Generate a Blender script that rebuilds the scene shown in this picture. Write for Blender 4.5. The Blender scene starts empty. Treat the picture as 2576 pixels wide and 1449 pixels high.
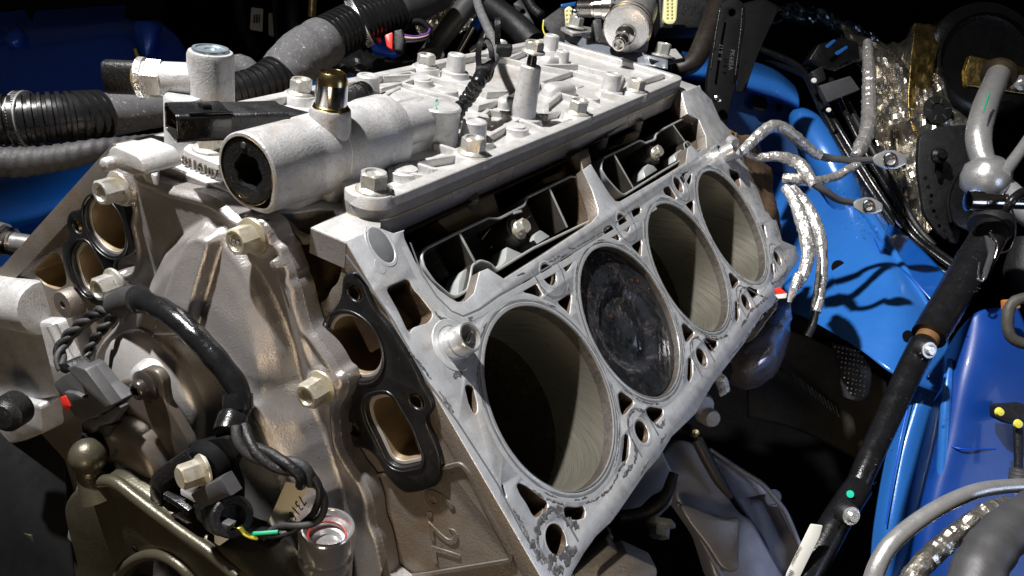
import bpy, bmesh, math, random
import numpy as np
from mathutils import Vector, Matrix
from mathutils.geometry import tessellate_polygon
random.seed(7); rng = np.random.default_rng(5)
S = bpy.context.scene
MM = 0.001
# ------------------------------------------------------------------ camera (all measures in mm, scaled to metres)
CAM = np.array([303.7555, -356.9272, 424.1746]); ROT = (1.085638552, -0.151370189, 0.531434483); FOC = 2118.5933; W_, H_ = 2576., 1449.
cd = bpy.data.cameras.new('camera'); co = bpy.data.objects.new('camera', cd); S.collection.objects.link(co)
co.location = CAM * MM; co.rotation_mode = 'XYZ'; co.rotation_euler = ROT
cd.sensor_fit = 'HORIZONTAL'; cd.sensor_width = 36.0; cd.lens = FOC / W_ * 36.0; cd.clip_start = 0.01; cd.clip_end = 60
cd.dof.use_dof = False
S.camera = co
from mathutils import Euler
RM = np.array(Euler(ROT, 'XYZ').to_matrix())
# ------------------------------------------------------------------ light: one hard work lamp above the engine's left, a weak warm bounce, a dim room
w = bpy.data.worlds.new("World"); S.world = w; w.use_nodes = True
w.node_tree.nodes['Background'].inputs[0].default_value = (0.48, 0.42, 0.38, 1); w.node_tree.nodes['Background'].inputs[1].default_value = 0.05
def lamp(name, kind, loc, tgt, power, col, **k):
    l = bpy.data.lights.new(name, kind); o = bpy.data.objects.new(name, l); S.collection.objects.link(o)
    l.energy = power; l.color = col
    for a, b in k.items(): setattr(l, a, b)
    o.location = Vector(loc) * MM
    o.rotation_euler = (Vector(tgt) - Vector(loc)).to_track_quat('-Z', 'Y').to_euler()
    return o
LD = np.array([-0.38, -0.28, 0.885]); LP = np.array([110, 60, 200]) + LD * 1500
lamp('work_lamp', 'SPOT', LP, (190, 70, 200), 250.0, (1.0, 0.975, 0.95), spot_size=math.radians(60), spot_blend=0.75, shadow_soft_size=0.028)
lamp('warm_bounce', 'AREA', (430, -820, 60), (40, 0, 150), 1.9, (1.0, 0.78, 0.54), size=0.22)
lamp('cool_fill', 'AREA', (1150, 150, 330), (330, 230, 20), 1.3, (0.62, 0.74, 1.0), size=0.35)  # added unseen fill lamp, brightens the parts under the deck
S.view_settings.view_transform = 'Standard'; S.view_settings.look = 'None'; S.view_settings.exposure = 0.0; S.view_settings.gamma = 1.0
S.render.engine = 'CYCLES'
S.cycles.max_bounces = 6
# ------------------------------------------------------------------ rays of photograph points (2576-wide units) onto real planes
s2 = 2 ** -.5
C0 = np.array([234.7 * s2, 0, 234.7 * s2]); U = np.array([0, 1., 0]); V = np.array([s2, 0, -s2]); N = np.array([s2, 0, s2])
X = np.array([1., 0, 0]); Y = np.array([0, 1., 0]); Z = np.array([0, 0, 1.])
def ray(x, y): return RM @ np.array([(x - W_ / 2) / FOC, -(y - H_ / 2) / FOC, -1.0])
def hit(x, y, n, c):
    d = ray(x, y); n = np.asarray(n, float); return CAM + d * ((c - CAM @ n) / (d @ n))
def PZ(x, y, z): return hit(x, y, Z, z)
def PY(x, y, v): return hit(x, y, Y, v)
def PX(x, y, v): return hit(x, y, X, v)
def PDK(x, y, wd=0): return hit(x, y, N, 234.7 - wd)
def PC(x, y, dist): return CAM + ray(x, y) * dist
def dk(u, v, h=0): return C0 + U * u + V * v + N * h
def uv(P): q = np.asarray(P) - C0; return np.array([q @ U, q @ V])
def crop(i, j, pts): return [(858.6667 * i + x / 3, 483 * j + y / 3) for x, y in pts]
def cA(pts): return [(357.8 + x / 3.6, 242.8 + y / 3.6) for x, y in pts]
def cB(pts): return [(958.3 + x / 3.1015, 63.9 + y / 3.1015) for x, y in pts]
def nrm(v): v = np.asarray(v, float); return v / (np.linalg.norm(v) + 1e-12)
# ------------------------------------------------------------------ materials
MATS = {}
def M(name, col, metal=0.0, rough=0.5, var=0.12, vs=40, rv=0.12, bump=0.0, bs=900, spot=None, coat=0.0, spec=0.5, tex=None, emit=None):
    if name in MATS: return MATS[name]
    m = bpy.data.materials.new(name); m.use_nodes = True; nt = m.node_tree; b = nt.nodes['Principled BSDF']; L = nt.links.new
    b.inputs['Metallic'].default_value = metal; b.inputs['Coat Weight'].default_value = coat; b.inputs['Coat Roughness'].default_value = 0.08
    b.inputs['Specular IOR Level'].default_value = spec
    tc = nt.nodes.new('ShaderNodeTexCoord')
    def noise(sc, det=4, ro=0.6, dist=0.0):
        n = nt.nodes.new('ShaderNodeTexNoise'); n.inputs['Scale'].default_value = sc; n.inputs['Detail'].default_value = det
        n.inputs['Roughness'].default_value = ro; n.inputs['Distortion'].default_value = dist; L(tc.outputs['Object'], n.inputs['Vector']); return n.outputs['Fac']
    def mapr(f, a, b_, c, d):
        r = nt.nodes.new('ShaderNodeMapRange'); r.inputs['From Min'].default_value = a; r.inputs['From Max'].default_value = b_
        r.inputs['To Min'].default_value = c; r.inputs['To Max'].default_value = d; L(f, r.inputs['Value']); return r.outputs['Result']
    def mix(f, a, b_):
        x = nt.nodes.new('ShaderNodeMix'); x.data_type = 'RGBA'
        for i, v in ((0, f), (6, a), (7, b_)):
            if isinstance(v, (tuple, list)): x.inputs[i].default_value = (*v, 1) if len(v) == 3 else v
            elif isinstance(v, (int, float)): x.inputs[i].default_value = v
            else: L(v, x.inputs[i])
        return x.outputs[2]
    lo = tuple(c * (1 - var) for c in col); hi = tuple(min(1, c * (1 + var)) for c in col)
    n1 = noise(vs, 6, 0.65, 0.3)
    c = mix(mapr(n1, 0.3, 0.7, 0, 1), lo, hi)
    for sp in (spot or []):
        sc, t0, t1, scol, amt = sp
        c = mix(mapr(noise(sc, 5, 0.7, 0.6), t0, t1, 0, amt), c, scol)
    L(c, b.inputs['Base Color'])
    L(mapr(noise(vs * 2.3, 5), 0.3, 0.7, max(0.03, rough - rv), min(1, rough + rv)), b.inputs['Roughness'])
    if bump > 0:
        bp = nt.nodes.new('ShaderNodeBump'); bp.inputs['Strength'].default_value = min(1, bump); bp.inputs['Distance'].default_value = 0.0006 * max(1, bump)
        L(noise(bs, 3, 0.7), bp.inputs['Height']); L(bp.outputs['Normal'], b.inputs['Normal'])
    if emit: b.inputs['Emission Color'].default_value = (*emit[0], 1); b.inputs['Emission Strength'].default_value = emit[1]
    MATS[name] = m; return m
BR = (0.20, 0.125, 0.055)
m_cast = M('cast_aluminium', (0.52, 0.515, 0.51), 0.4, 0.42, 0.14, 60, 0.12, 0.45, 950, [(430, .57, .63, (0.34, 0.33, 0.32), .6), (95, .54, .66, (0.46, 0.45, 0.44), .5), (30, .54, .68, (0.40, 0.32, 0.23), .6), (800, .60, .66, (0.2, 0.19, 0.18), .45)])
m_castr = M('sand_cast_aluminium', (0.44, 0.44, 0.444), 0.3, 0.40, 0.18, 70, 0.14, 0.55, 850, [(380, .55, .62, (0.28, 0.27, 0.27), .65), (110, .53, .64, (0.42, 0.41, 0.41), .5), (24, .58, .74, (0.42, 0.31, 0.19), .55)])
m_front = M('timing_cover_aluminium', (0.38, 0.36, 0.352), 0.6, 0.31, 0.10, 18, 0.08, 0.4, 1000, [(75, .565, .58, (0.40, 0.385, 0.395), .5), (24, .54, .72, (0.29, 0.235, 0.17), .5), (600, .64, .68, (0.08, 0.06, 0.05), .8)])
m_block = M('block_aluminium', (0.19, 0.17, 0.15), 0.5, 0.42, 0.2, 20, 0.1, 0.55, 900, [(26, .46, .70, (0.17, 0.11, 0.055), .75), (500, .62, .67, (0.06, 0.045, 0.03), .7)])
m_deck = M('machined_deck', (0.64, 0.66, 0.69), 0.5, 0.36, 0.12, 45, 0.16, 0.22, 1000, [(60, .53, .66, (0.38, 0.385, 0.40), .6), (20, .52, .70, (0.52, 0.46, 0.36), .5), (130, .60, .63, (0.74, 0.76, 0.79), .75), (420, .66, .70, (0.2, 0.19, 0.18), .7)])
m_imprint = M('gasket_imprint', (0.26, 0.27, 0.285), 0.5, 0.46, 0.16, 90, 0.1, 0.05, 1500)
m_imprint2 = M('gasket_imprint_pale', (0.66, 0.68, 0.69), 0.5, 0.36, 0.1, 120, 0.1, 0.05, 1500)
m_resid = M('gasket_residue', (0.09, 0.09, 0.095), 0.1, 0.6, 0.35, 300, 0.1, 0.6, 1500, [(240, .5, .6, (0.30, 0.30, 0.30), .8)])
m_cavity = M('dark_cavity', (0.075, 0.048, 0.028), 0.25, 0.55, 0.4, 60, 0.15, 0.9, 500)  # dark brown for hole walls, valley and rear housing
m_port = M('coolant_port_wall', (0.28, 0.205, 0.115), 0.5, 0.45, 0.25, 60, 0.1, 0.3, 900)
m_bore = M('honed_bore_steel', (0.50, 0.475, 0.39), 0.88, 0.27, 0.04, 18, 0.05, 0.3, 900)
m_carbon = M('carbon_deposit', (0.05, 0.042, 0.036), 0.1, 0.42, 0.6, 250, 0.15, 1.0, 1200, [(120, .62, .72, (0.26, 0.14, 0.06), .6)])
m_piston = M('oily_piston', (0.020, 0.022, 0.026), 0.3, 0.20, 0.6, 60, 0.14, 1.2, 260, [(48, .52, .60, (0.085, 0.07, 0.07), .7), (150, .58, .64, (0.004, 0.004, 0.004), .9)], coat=0.6)
m_tray = M('lifter_tray_plastic', (0.030, 0.026, 0.021), 0.0, 0.3, 0.2, 80, 0.08, 0.2, 1500, spec=0.5)
m_trayrim = M('lifter_tray_rim', (0.30, 0.315, 0.31), 0.15, 0.34, 0.12, 90, 0.08, 0.15, 1500)
m_gasket = M('black_rubber_gasket', (0.008, 0.008, 0.009), 0.0, 0.36, 0.3, 60, 0.1, 0.25, 900, [(300, .62, .7, (0.12, 0.09, 0.05), .4)], spec=0.55)
m_bolt = M('zinc_bolt', (0.54, 0.54, 0.51), 0.6, 0.34, 0.16, 60, 0.1, 0.3, 900, [(70, .50, .66, (0.42, 0.34, 0.20), .7), (260, .60, .66, (0.10, 0.08, 0.06), .7)])
m_boltg = M('gold_zinc_bolt', (0.50, 0.45, 0.33), 0.6, 0.36, 0.15, 80, 0.1, 0.12, 1200, [(90, .48, .62, (0.60, 0.58, 0.52), .7), (240, .60, .66, (0.12, 0.09, 0.05), .7)])
m_black = M('black_plastic', (0.011, 0.011, 0.012), 0.0, 0.42, 0.3, 60, 0.1, 0.8, 600, [(420, .60, .68, (0.11, 0.11, 0.11), .5)], spec=0.35)
m_blackg = M('gloss_black', (0.008, 0.008, 0.009), 0.0, 0.24, 0.3, 60, 0.1, 0.4, 500, coat=0.15, spec=0.4)
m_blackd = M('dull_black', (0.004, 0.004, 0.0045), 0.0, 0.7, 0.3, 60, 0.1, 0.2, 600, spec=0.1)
m_grey = M('grey_plastic', (0.055, 0.055, 0.058), 0.0, 0.42, 0.15, 60, 0.1, 0.3, 1500)
m_greyp = M('pale_grey_plastic', (0.42, 0.43, 0.46), 0.0, 0.4, 0.1, 60, 0.1, 0.1, 1500)
m_steel = M('polished_steel', (0.62, 0.60, 0.57), 1.0, 0.17, 0.08, 40, 0.05, 0.04, 1500)
m_steelg = M('heat_gold_steel', (0.55, 0.42, 0.20), 1.0, 0.22, 0.3, 60, 0.06, 0.05, 1500)
m_alu = M('bright_aluminium', (0.66, 0.66, 0.66), 0.75, 0.28, 0.08, 60, 0.08, 0.15, 1300)
m_blue = M('blue_paint', (0.004, 0.075, 0.34), 0.05, 0.34, 0.10, 8, 0.06, 0.04, 400, coat=0.6)
m_bluel = M('blue_primer_paint', (0.022, 0.135, 0.46), 0.1, 0.27, 0.10, 8, 0.08, 0.25, 500, [(90, .66, .70, (0.10, 0.34, 0.75), .5)], coat=0.25)
m_blued = M('deep_blue_paint', (0.012, 0.085, 0.62), 0.3, 0.34, 0.15, 6, 0.06, 0.04, 300, coat=0.4)
m_rubber = M('hose_rubber', (0.010, 0.010, 0.011), 0.0, 0.27, 0.2, 60, 0.08, 0.1, 800, spec=0.55)
m_sleeve = M('fabric_sleeve', (0.075, 0.075, 0.08), 0.0, 0.7, 0.25, 180, 0.1, 1.0, 1500, [(420, .6, .66, (0.45, 0.45, 0.45), .7)])
m_tape = M('cloth_tape', (0.026, 0.026, 0.028), 0.0, 0.6, 0.2, 150, 0.1, 0.6, 900)
m_foil = M('foil_wrap', (0.66, 0.64, 0.62), 0.8, 0.30, 0.12, 60, 0.1, 2.5, 210)
m_foild = M('heat_shield_foil', (0.46, 0.43, 0.37), 0.9, 0.28, 0.35, 30, 0.12, 2.2, 90)
m_gold = M('golden_foil', (0.34, 0.25, 0.09), 1.0, 0.34, 0.3, 40, 0.12, 1.0, 260)
m_red = M('red_plastic', (0.62, 0.03, 0.02), 0.0, 0.4)
m_orange = M('orange_plastic', (0.40, 0.15, 0.03), 0.0, 0.45)
m_yellow = M('yellow_plastic', (0.80, 0.72, 0.08), 0.0, 0.4)
m_paleyel = M('pale_yellow_plastic', (0.72, 0.68, 0.34), 0.0, 0.5)
m_green = M('green_paint', (0.02, 0.30, 0.16), 0.0, 0.4)
m_teal = M('teal_paint', (0.02, 0.55, 0.36), 0.0, 0.4)
m_white = M('white_label', (0.74, 0.73, 0.68), 0.0, 0.5, 0.06)
m_cream = M('cream_tag', (0.70, 0.64, 0.50), 0.0, 0.5, 0.08)
m_ink = M('black_ink', (0.02, 0.02, 0.02), 0.0, 0.5)
m_pink = M('pink_wire', (0.60, 0.42, 0.38), 0.0, 0.5)
m_purple = M('purple_wire', (0.10, 0.04, 0.22), 0.0, 0.5)
m_amber = M('amber_seal', (0.50, 0.40, 0.14), 0.0, 0.15, 0.2, coat=0.8)
m_olive = M('oily_cast_iron', (0.072, 0.066, 0.045), 0.45, 0.34, 0.25, 22, 0.1, 0.35, 700, coat=0.2)  # olive darkened so its colour carries the shade at lower left
m_disc = M('dark_cover_plate', (0.10, 0.085, 0.07), 0.4, 0.38, 0.2, 30, 0.1, 0.2, 900)
m_clear = M('clear_film', (0.22, 0.24, 0.26), 0.0, 0.12, 0.1, 40, 0.05, 0.1, 300); m_clear.node_tree.nodes['Principled BSDF'].inputs['Alpha'].default_value = 0.4
m_gasm = M('gasket_metal_edge', (0.48, 0.40, 0.24), 0.6, 0.4)
m_mesh = M('textured_mat', (0.05, 0.047, 0.04), 0.0, 0.55, 0.3, 60, 0.1, 0.5, 500)
m_turn = M('turned_aluminium', (0.62, 0.62, 0.63), 0.8, 0.16, .06, 60, .06, .05, 900)
m_boreshade = M('shaded_bore', (0.10, 0.08, 0.05), .7, .3, .3, 30, .1, .1, 800); m_cham = M('fresh_cut_chamfer', (.74, .75, .77), .4, .45)
m_drop = M('water_drop', (0.9, 0.93, 0.96), 0.0, 0.03); m_drop.node_tree.nodes['Principled BSDF'].inputs['Transmission Weight'].default_value = 1.0
m_oild = M('oil_drop', (0.055, 0.018, 0.005), 0.0, 0.06, coat=1.0)
m_rim = M('port_rim_aluminium', (0.56, 0.52, 0.47), .5, .4)
def honed(m):
    nt = m.node_tree; b = nt.nodes['Principled BSDF']; L = nt.links.new; tc = nt.nodes.new('ShaderNodeTexCoord'); mp = nt.nodes.new('ShaderNodeMapping'); mp.inputs['Rotation'].default_value = (0, math.radians(45), 0); mp.inputs['Scale'].default_value = (1, 1, 110)
    mp.inputs['Rotation'].default_value = (0, math.radians(-45), 0); L(tc.outputs['Object'], mp.inputs['Vector']); n = nt.nodes.new('ShaderNodeTexNoise'); n.inputs['Scale'].default_value = 40; n.inputs['Detail'].default_value = 5; L(mp.outputs['Vector'], n.inputs['Vector'])
    r = nt.nodes.new('ShaderNodeMapRange'); r.inputs['From Min'].default_value = .3; r.inputs['From Max'].default_value = .7; r.inputs['To Min'].default_value = .22; r.inputs['To Max'].default_value = .40; L(n.outputs['Fac'], r.inputs['Value']); L(r.outputs['Result'], b.inputs['Roughness'])
    bp = nt.nodes.new('ShaderNodeBump'); bp.inputs['Strength'].default_value = .12; bp.inputs['Distance'].default_value = .0003; L(n.outputs['Fac'], bp.inputs['Height']); L(bp.outputs['Normal'], b.inputs['Normal'])
honed(m_bore)
# ------------------------------------------------------------------ objects
def empty(name, loc, label, cat, group=None):
    o = bpy.data.objects.new(name, None); S.collection.objects.link(o); o.location = Vector(loc) * MM; o.empty_display_size = 0.01
    o['label'] = label; o['category'] = cat
    if group: o['group'] = group
    bpy.context.view_layer.update()
    return o
def tag(o, label, cat, group=None, kind=None):
    o['label'] = label; o['category'] = cat
    if group: o['group'] = group
    if kind: o['kind'] = kind
    return o
def link(name, me, mat, parent=None):
    o = bpy.data.objects.new(name, me); S.collection.objects.link(o)
    for m in (mat if isinstance(mat, (list, tuple)) else [mat]): me.materials.append(m)
    if parent is not None:
        o.parent = parent
        p = Vector((0, 0, 0)); q = parent
        while q is not None: p += q.location; q = q.parent
        o.location = -p
    return o
class G:
    "collects vertices and faces in mm, links them as one mesh"
    def __init__(s): s.v = []; s.f = []; s.mi = []
    def add(s, vs, fs, mi=0):
        b = len(s.v); s.v += [tuple(map(float, v)) for v in vs]; s.f += [tuple(i + b for i in f) for f in fs]; s.mi += [mi] * len(fs); return s
    def build(s, name, mat, parent=None, smooth=38, recalc=True):
        me = bpy.data.meshes.new(name); me.from_pydata([(x * MM, y * MM, z * MM) for x, y, z in s.v], [], s.f)
        if any(s.mi): me.polygons.foreach_set('material_index', s.mi)
        if recalc:
            bm = bmesh.new(); bm.from_mesh(me); bmesh.ops.recalc_face_normals(bm, faces=bm.faces); bm.to_mesh(me); bm.free()
        me.validate(); me.update()
        if smooth:
            me.polygons.foreach_set('use_smooth', [True] * len(me.polygons))
            me.set_sharp_from_angle(angle=math.radians(smooth))
        return link(name, me, mat, parent)
def frame(n):
    n = nrm(n); a = np.array([0, 0, 1.]) if abs(n[2]) < .9 else np.array([0, 1., 0])
    e1 = nrm(np.cross(a, n)); return e1, np.cross(n, e1), n
def crv(P, n=6, closed=True):
    "Catmull-Rom through points"
    P = np.array(P, float); m = len(P); out = []
    for i in range(m if closed else m - 1):
        g = (lambda k: P[k % m]) if closed else (lambda k: P[min(max(k, 0), m - 1)])
        a, b, c_, d = g(i - 1), g(i), g(i + 1), g(i + 2)
        for t in np.linspace(0, 1, n, endpoint=False):
            out.append(.5 * (2 * b + (c_ - a) * t + (2 * a - 5 * b + 4 * c_ - d) * t * t + (3 * b - a - 3 * c_ + d) * t ** 3))
    if not closed: out.append(P[-1])
    return np.array(out)
def rnd(P, r, n=4):
    "round the corners of a closed polygon"
    P = np.array(P, float); out = []
    for i in range(len(P)):
        a, b, c_ = P[i - 1], P[i], P[(i + 1) % len(P)]
        d1 = np.linalg.norm(a - b); d2 = np.linalg.norm(c_ - b); rr = min(r, d1 * .45, d2 * .45)
        p0 = b + (a - b) / (d1 + 1e-9) * rr; p2 = b + (c_ - b) / (d2 + 1e-9) * rr
        for t in np.linspace(0, 1, n + 1): out.append((1 - t) ** 2 * p0 + 2 * t * (1 - t) * b + t * t * p2)
    return np.array(out)
def circ(c, n, r, k=40, r2=None, a0=0):
    e1, e2, _ = frame(n); t = np.linspace(0, 2 * np.pi, k, endpoint=False) + a0
    return np.asarray(c) + np.cos(t)[:, None] * e1 * r + np.sin(t)[:, None] * e2 * (r2 or r)
def area2(q): x, y = q[:, 0], q[:, 1]; return .5 * np.sum(x * np.roll(y, -1) - y * np.roll(x, -1))
def offset(q, d):
    "move each vertex of a closed 2-D loop to its left by d"
    t = np.roll(q, -1, 0) - q; t /= (np.linalg.norm(t, axis=1)[:, None] + 1e-9); nn = np.stack([-t[:, 1], t[:, 0]], 1)
    m = nn + np.roll(nn, 1, 0); l = np.linalg.norm(m, axis=1)[:, None]; m = m / (l + 1e-9); k = np.clip((m * nn).sum(1), .5, 1)[:, None]
    return q + m * d / k
def slab(g, outer, n, thick, holes=(), b=0.8, mi=0, bottom=False, mih=None, taper=0.0, mis=None):
    """solid sheet: outer loop on its top plane, n outward; holes = (loop, depth, floor?) cut as pockets; edges rounded by b"""
    e1, e2, n = frame(n); o = np.asarray(outer[0], float)
    to2 = lambda L: np.stack([(np.asarray(L) - o) @ e1, (np.asarray(L) - o) @ e2], 1)
    to3 = lambda q, h: o + q[:, :1] * e1 + q[:, 1:] * e2 + h * n
    loops = []; q = to2(outer)
    if area2(q) < 0: q = q[::-1]
    loops.append((q, thick, bottom, mi))
    for h in holes:
        q = to2(h[0])
        if area2(q) > 0: q = q[::-1]
        loops.append((q, h[1], (h[2] if len(h) > 2 else True), mi if mih is None else mih))
    tops = [offset(l[0], b * (1 if i == 0 else 1)) if b else l[0] for i, l in enumerate(loops)]
    # top face
    tri = tessellate_polygon([[Vector((x, y, 0)) for x, y in t] for t in tops])
    allv = np.concatenate(tops); ts = []
    for t in tri:
        a, b_, c_ = allv[t[0]], allv[t[1]], allv[t[2]]
        cr = (b_[0] - a[0]) * (c_[1] - a[1]) - (b_[1] - a[1]) * (c_[0] - a[0])
        if abs(cr) < 1e-9: continue
        ts.append(tuple(t) if cr > 0 else (t[0], t[2], t[1]))
    base = len(g.v); starts = []; k = base
    for t in tops: starts.append(k); k += len(t)
    g.v += [tuple(p) for p in to3(allv, 0)]; g.f += [tuple(i + base for i in t) for t in ts]; g.mi += [mi] * len(ts)
    for li, (q, dep, cap, m_) in enumerate(loops):
        if li == 0 and mis is not None: m_ = mis
        prof = [(b * .35, b * .3), (0, b)] if b else []
        rings = [starts[li]]; nq = len(q)
        for off, dd in prof + [(-taper * (dep if li == 0 else -0) if li == 0 else taper * 0, dep)]:
            rings.append(len(g.v)); g.v += [tuple(p) for p in to3(offset(q, off), -dd)]
        for a, c_ in zip(rings[:-1], rings[1:]):
            for i in range(nq):
                j = (i + 1) % nq; g.f.append((a + i, c_ + i, c_ + j, a + j)); g.mi.append(m_ if c_ == rings[-1] else mi)
        if cap:
            t2 = tessellate_polygon([[Vector((x, y, 0)) for x, y in q]])
            for t in t2: g.f.append(tuple(rings[-1] + i for i in t)); g.mi.append(m_)
    return g
def lathe(g, org, ax, prof, k=32, mi=0, a0=0, ell=1.0):
    "prof: (radius, height along axis)"
    e1, e2, n = frame(ax); t = np.linspace(0, 2 * np.pi, k, endpoint=False) + a0; b = len(g.v)
    for r, h in prof:
        for a in t: g.v.append(tuple(np.asarray(org) + n * h + e1 * math.cos(a) * r + e2 * math.sin(a) * r * ell))
    for s_ in range(len(prof) - 1):
        for i in range(k):
            j = (i + 1) % k; g.f.append((b + s_ * k + i, b + s_ * k + j, b + (s_ + 1) * k + j, b + (s_ + 1) * k + i)); g.mi.append(mi)
    if prof[0][0] > 0.01: g.f.append(tuple(b + i for i in range(k))[::-1]); g.mi.append(mi)
    if prof[-1][0] > 0.01: g.f.append(tuple(b + (len(prof) - 1) * k + i for i in range(k))); g.mi.append(mi)
    return g
def tube(g, P, r, k=14, smooth=6, mi=0, caps=True, rf=None, ell=1.0):
    "sweep along points; r number or per-point list; rf(s, angle) -> factor"
    P = np.array(P, float)
    if np.ndim(r) == 0: r = [r] * len(P)
    if smooth > 1:
        t0 = np.arange(len(P)); P = crv(P, smooth, False); r = np.interp(np.linspace(0, len(t0) - 1, len(P)), t0, r)
    T = np.gradient(P, axis=0); T /= np.linalg.norm(T, axis=1)[:, None]
    e, _, _ = frame(T[0]); s_ = np.concatenate([[0], np.cumsum(np.linalg.norm(np.diff(P, axis=0), axis=1))]); b = len(g.v)
    for i in range(len(P)):
        e = nrm(e - T[i] * (e @ T[i])); f = np.cross(T[i], e)
        for j in range(k):
            a = 2 * np.pi * j / k; rr = r[i] * (rf(s_[i], a) if rf else 1)
            g.v.append(tuple(P[i] + e * math.cos(a) * rr + f * math.sin(a) * rr * ell))
    for i in range(len(P) - 1):
        for j in range(k):
            q = (j + 1) % k; g.f.append((b + i * k + j, b + i * k + q, b + (i + 1) * k + q, b + (i + 1) * k + j)); g.mi.append(mi)
    if caps: g.f.append(tuple(b + j for j in range(k))[::-1]); g.f.append(tuple(b + (len(P) - 1) * k + j for j in range(k))); g.mi += [mi, mi]
    return g
def resample(P, step, closed=False):
    P = crv(P, 10, closed); s_ = np.concatenate([[0], np.cumsum(np.linalg.norm(np.diff(P, axis=0), axis=1))]); n = max(2, int(s_[-1] / step))
    t = np.linspace(0, s_[-1], n); return np.stack([np.interp(t, s_, P[:, i]) for i in range(3)], 1)
def box(g, c, ax, dims, b=0.6, mi=0):
    "rounded box: centre, (ex, ey, ez) axes, full dimensions"
    ex, ey, ez = [nrm(a) for a in ax]; dx, dy, dz = [d / 2 for d in dims]; c = np.asarray(c, float); b = min(b, dx * .9, dy * .9, dz * .9)
    L = [c + ex * sx * dx + ey * sy * dy + ez * dz for sx, sy in ((-1, -1), (1, -1), (1, 1), (-1, 1))]
    L = rnd(L, b * 1.5, 3) if b else np.array(L)
    return slab(g, L, ez, 2 * dz, b=b, mi=mi, bottom=True)
def prism(g, loop, n, thick, b=0.5, mi=0): return slab(g, loop, n, thick, b=b, mi=mi, bottom=True)
def ball(g, c, r, mi=0, k=14, sq=1.0, ax=Z):
    return lathe(g, np.asarray(c, float), ax, [(r * math.sin(t), -r * sq * math.cos(t)) for t in np.linspace(0.02, math.pi - .02, k)], k * 2, mi)
def hexbolt(name, base, ax, af, h, fr, mat, parent=None, dish=True, rot=0.3, label=None, stamp=None):
    "flanged hex bolt head standing on base along ax"
    g = G(); R = af / 2 / math.cos(math.pi / 6); base = np.asarray(base, float); e1, e2, n = frame(ax)
    lathe(g, base - n * .3, n, [(fr, 0), (fr, 1.0), (fr * .97, 1.4), (af * .52, 2.6)], 32)
    def ring(rr, hh, k=24, hexa=1.0):
        out = []
        for i in range(k):
            a = 2 * math.pi * i / k + rot; m = (a - rot) % (math.pi / 3) - math.pi / 6
            hx = af / 2 / math.cos(m); rad = min(hx, 1e9) * hexa + rr * (1 - hexa)
            out.append(base + n * hh + (e1 * math.cos(a) + e2 * math.sin(a)) * rad)
        return out
    rings = [ring(0, 1.5), ring(0, h - .9), [p for p in ring(0, h - .9)]]
    top = [base + n * h + (e1 * math.cos(2 * math.pi * i / 24 + rot) + e2 * math.sin(2 * math.pi * i / 24 + rot)) * af * .47 for i in range(24)]
    in1 = [base + n * (h - .05) + (p - base - n * h) * .78 for p in top]; in2 = [base + n * (h - (1.2 if dish else .05)) + (p - base - n * h) * .66 for p in top]
    rings = [rings[0], rings[1], top, in1, in2]; b = len(g.v)
    for r_ in rings: g.v += [tuple(p) for p in r_]
    for s_ in range(4):
        for i in range(24):
            j = (i + 1) % 24; g.f.append((b + s_ * 24 + i, b + s_ * 24 + j, b + (s_ + 1) * 24 + j, b + (s_ + 1) * 24 + i)); g.mi.append(0)
    g.f.append(tuple(b + 96 + i for i in range(24))); g.mi.append(0)
    o = g.build(name, mat, parent, smooth=28)
    if label: o['label'] = label
    return o
def ribbon(g, P, n, wf, h=0.25, mi=0):
    "thin raised strip along points on a plane with normal n; wf(i) gives the width"
    P = np.array(P, float); T = np.gradient(P, axis=0); T /= np.linalg.norm(T, axis=1)[:, None]; b = len(g.v); n = nrm(n)
    for i, p in enumerate(P):
        sd = np.cross(n, T[i]); w_ = wf(i) / 2
        for s_, hh in ((-1, 0), (-.8, h), (.8, h), (1, 0)): g.v.append(tuple(p + sd * s_ * w_ + n * hh))
    for i in range(len(P) - 1):
        for j in range(3): g.f.append((b + i * 4 + j, b + i * 4 + j + 1, b + i * 4 + 5 + j, b + i * 4 + 4 + j)); g.mi.append(mi)
    return g
def text(txt, org, ex, ey, size, depth, mat, parent, name='lettering', spacing=1.0, bevel=0.0):
    c = bpy.data.curves.new(name, 'FONT'); c.body = txt; c.size = size; c.extrude = depth; c.space_character = spacing; c.resolution_u = 3; c.align_x = 'LEFT'; c.bevel_depth = bevel
    o = bpy.data.objects.new(name, c); S.collection.objects.link(o); bpy.context.view_layer.update()
    me = bpy.data.meshes.new_from_object(o.evaluated_get(bpy.context.evaluated_depsgraph_get())); bpy.data.objects.remove(o)
    ex = nrm(ex); ey = nrm(ey - ex * (np.asarray(ey) @ ex)) if True else ey; ez = np.cross(ex, ey)
    co_ = np.empty(len(me.vertices) * 3); me.vertices.foreach_get('co', co_); co_ = co_.reshape(-1, 3)
    co_ = (np.asarray(org) + co_[:, :1] * ex + co_[:, 1:2] * ey + co_[:, 2:] * ez) * MM
    me.vertices.foreach_set('co', co_.ravel()); me.update()
    return link(name, me, mat, parent)
def sdf(px, py, poly):
    "signed distance (positive inside) of grid points to polygon"
    poly = np.asarray(poly, float); d = np.full(px.shape, 1e9); ins = np.zeros(px.shape, bool)
    for i in range(len(poly)):
        a, b = poly[i], poly[(i + 1) % len(poly)]; e = b - a; wx, wy = px - a[0], py - a[1]
        t = np.clip((wx * e[0] + wy * e[1]) / (e @ e + 1e-9), 0, 1); d = np.minimum(d, np.hypot(wx - t * e[0], wy - t * e[1]))
        c1 = (a[1] <= py) != (b[1] <= py)
        with np.errstate(divide='ignore', invalid='ignore'): xi = a[0] + (py - a[1]) * e[0] / (e[1] if e[1] else 1e-12)
        ins ^= c1 & (px < xi)
    return np.where(ins, d, -d)
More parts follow.
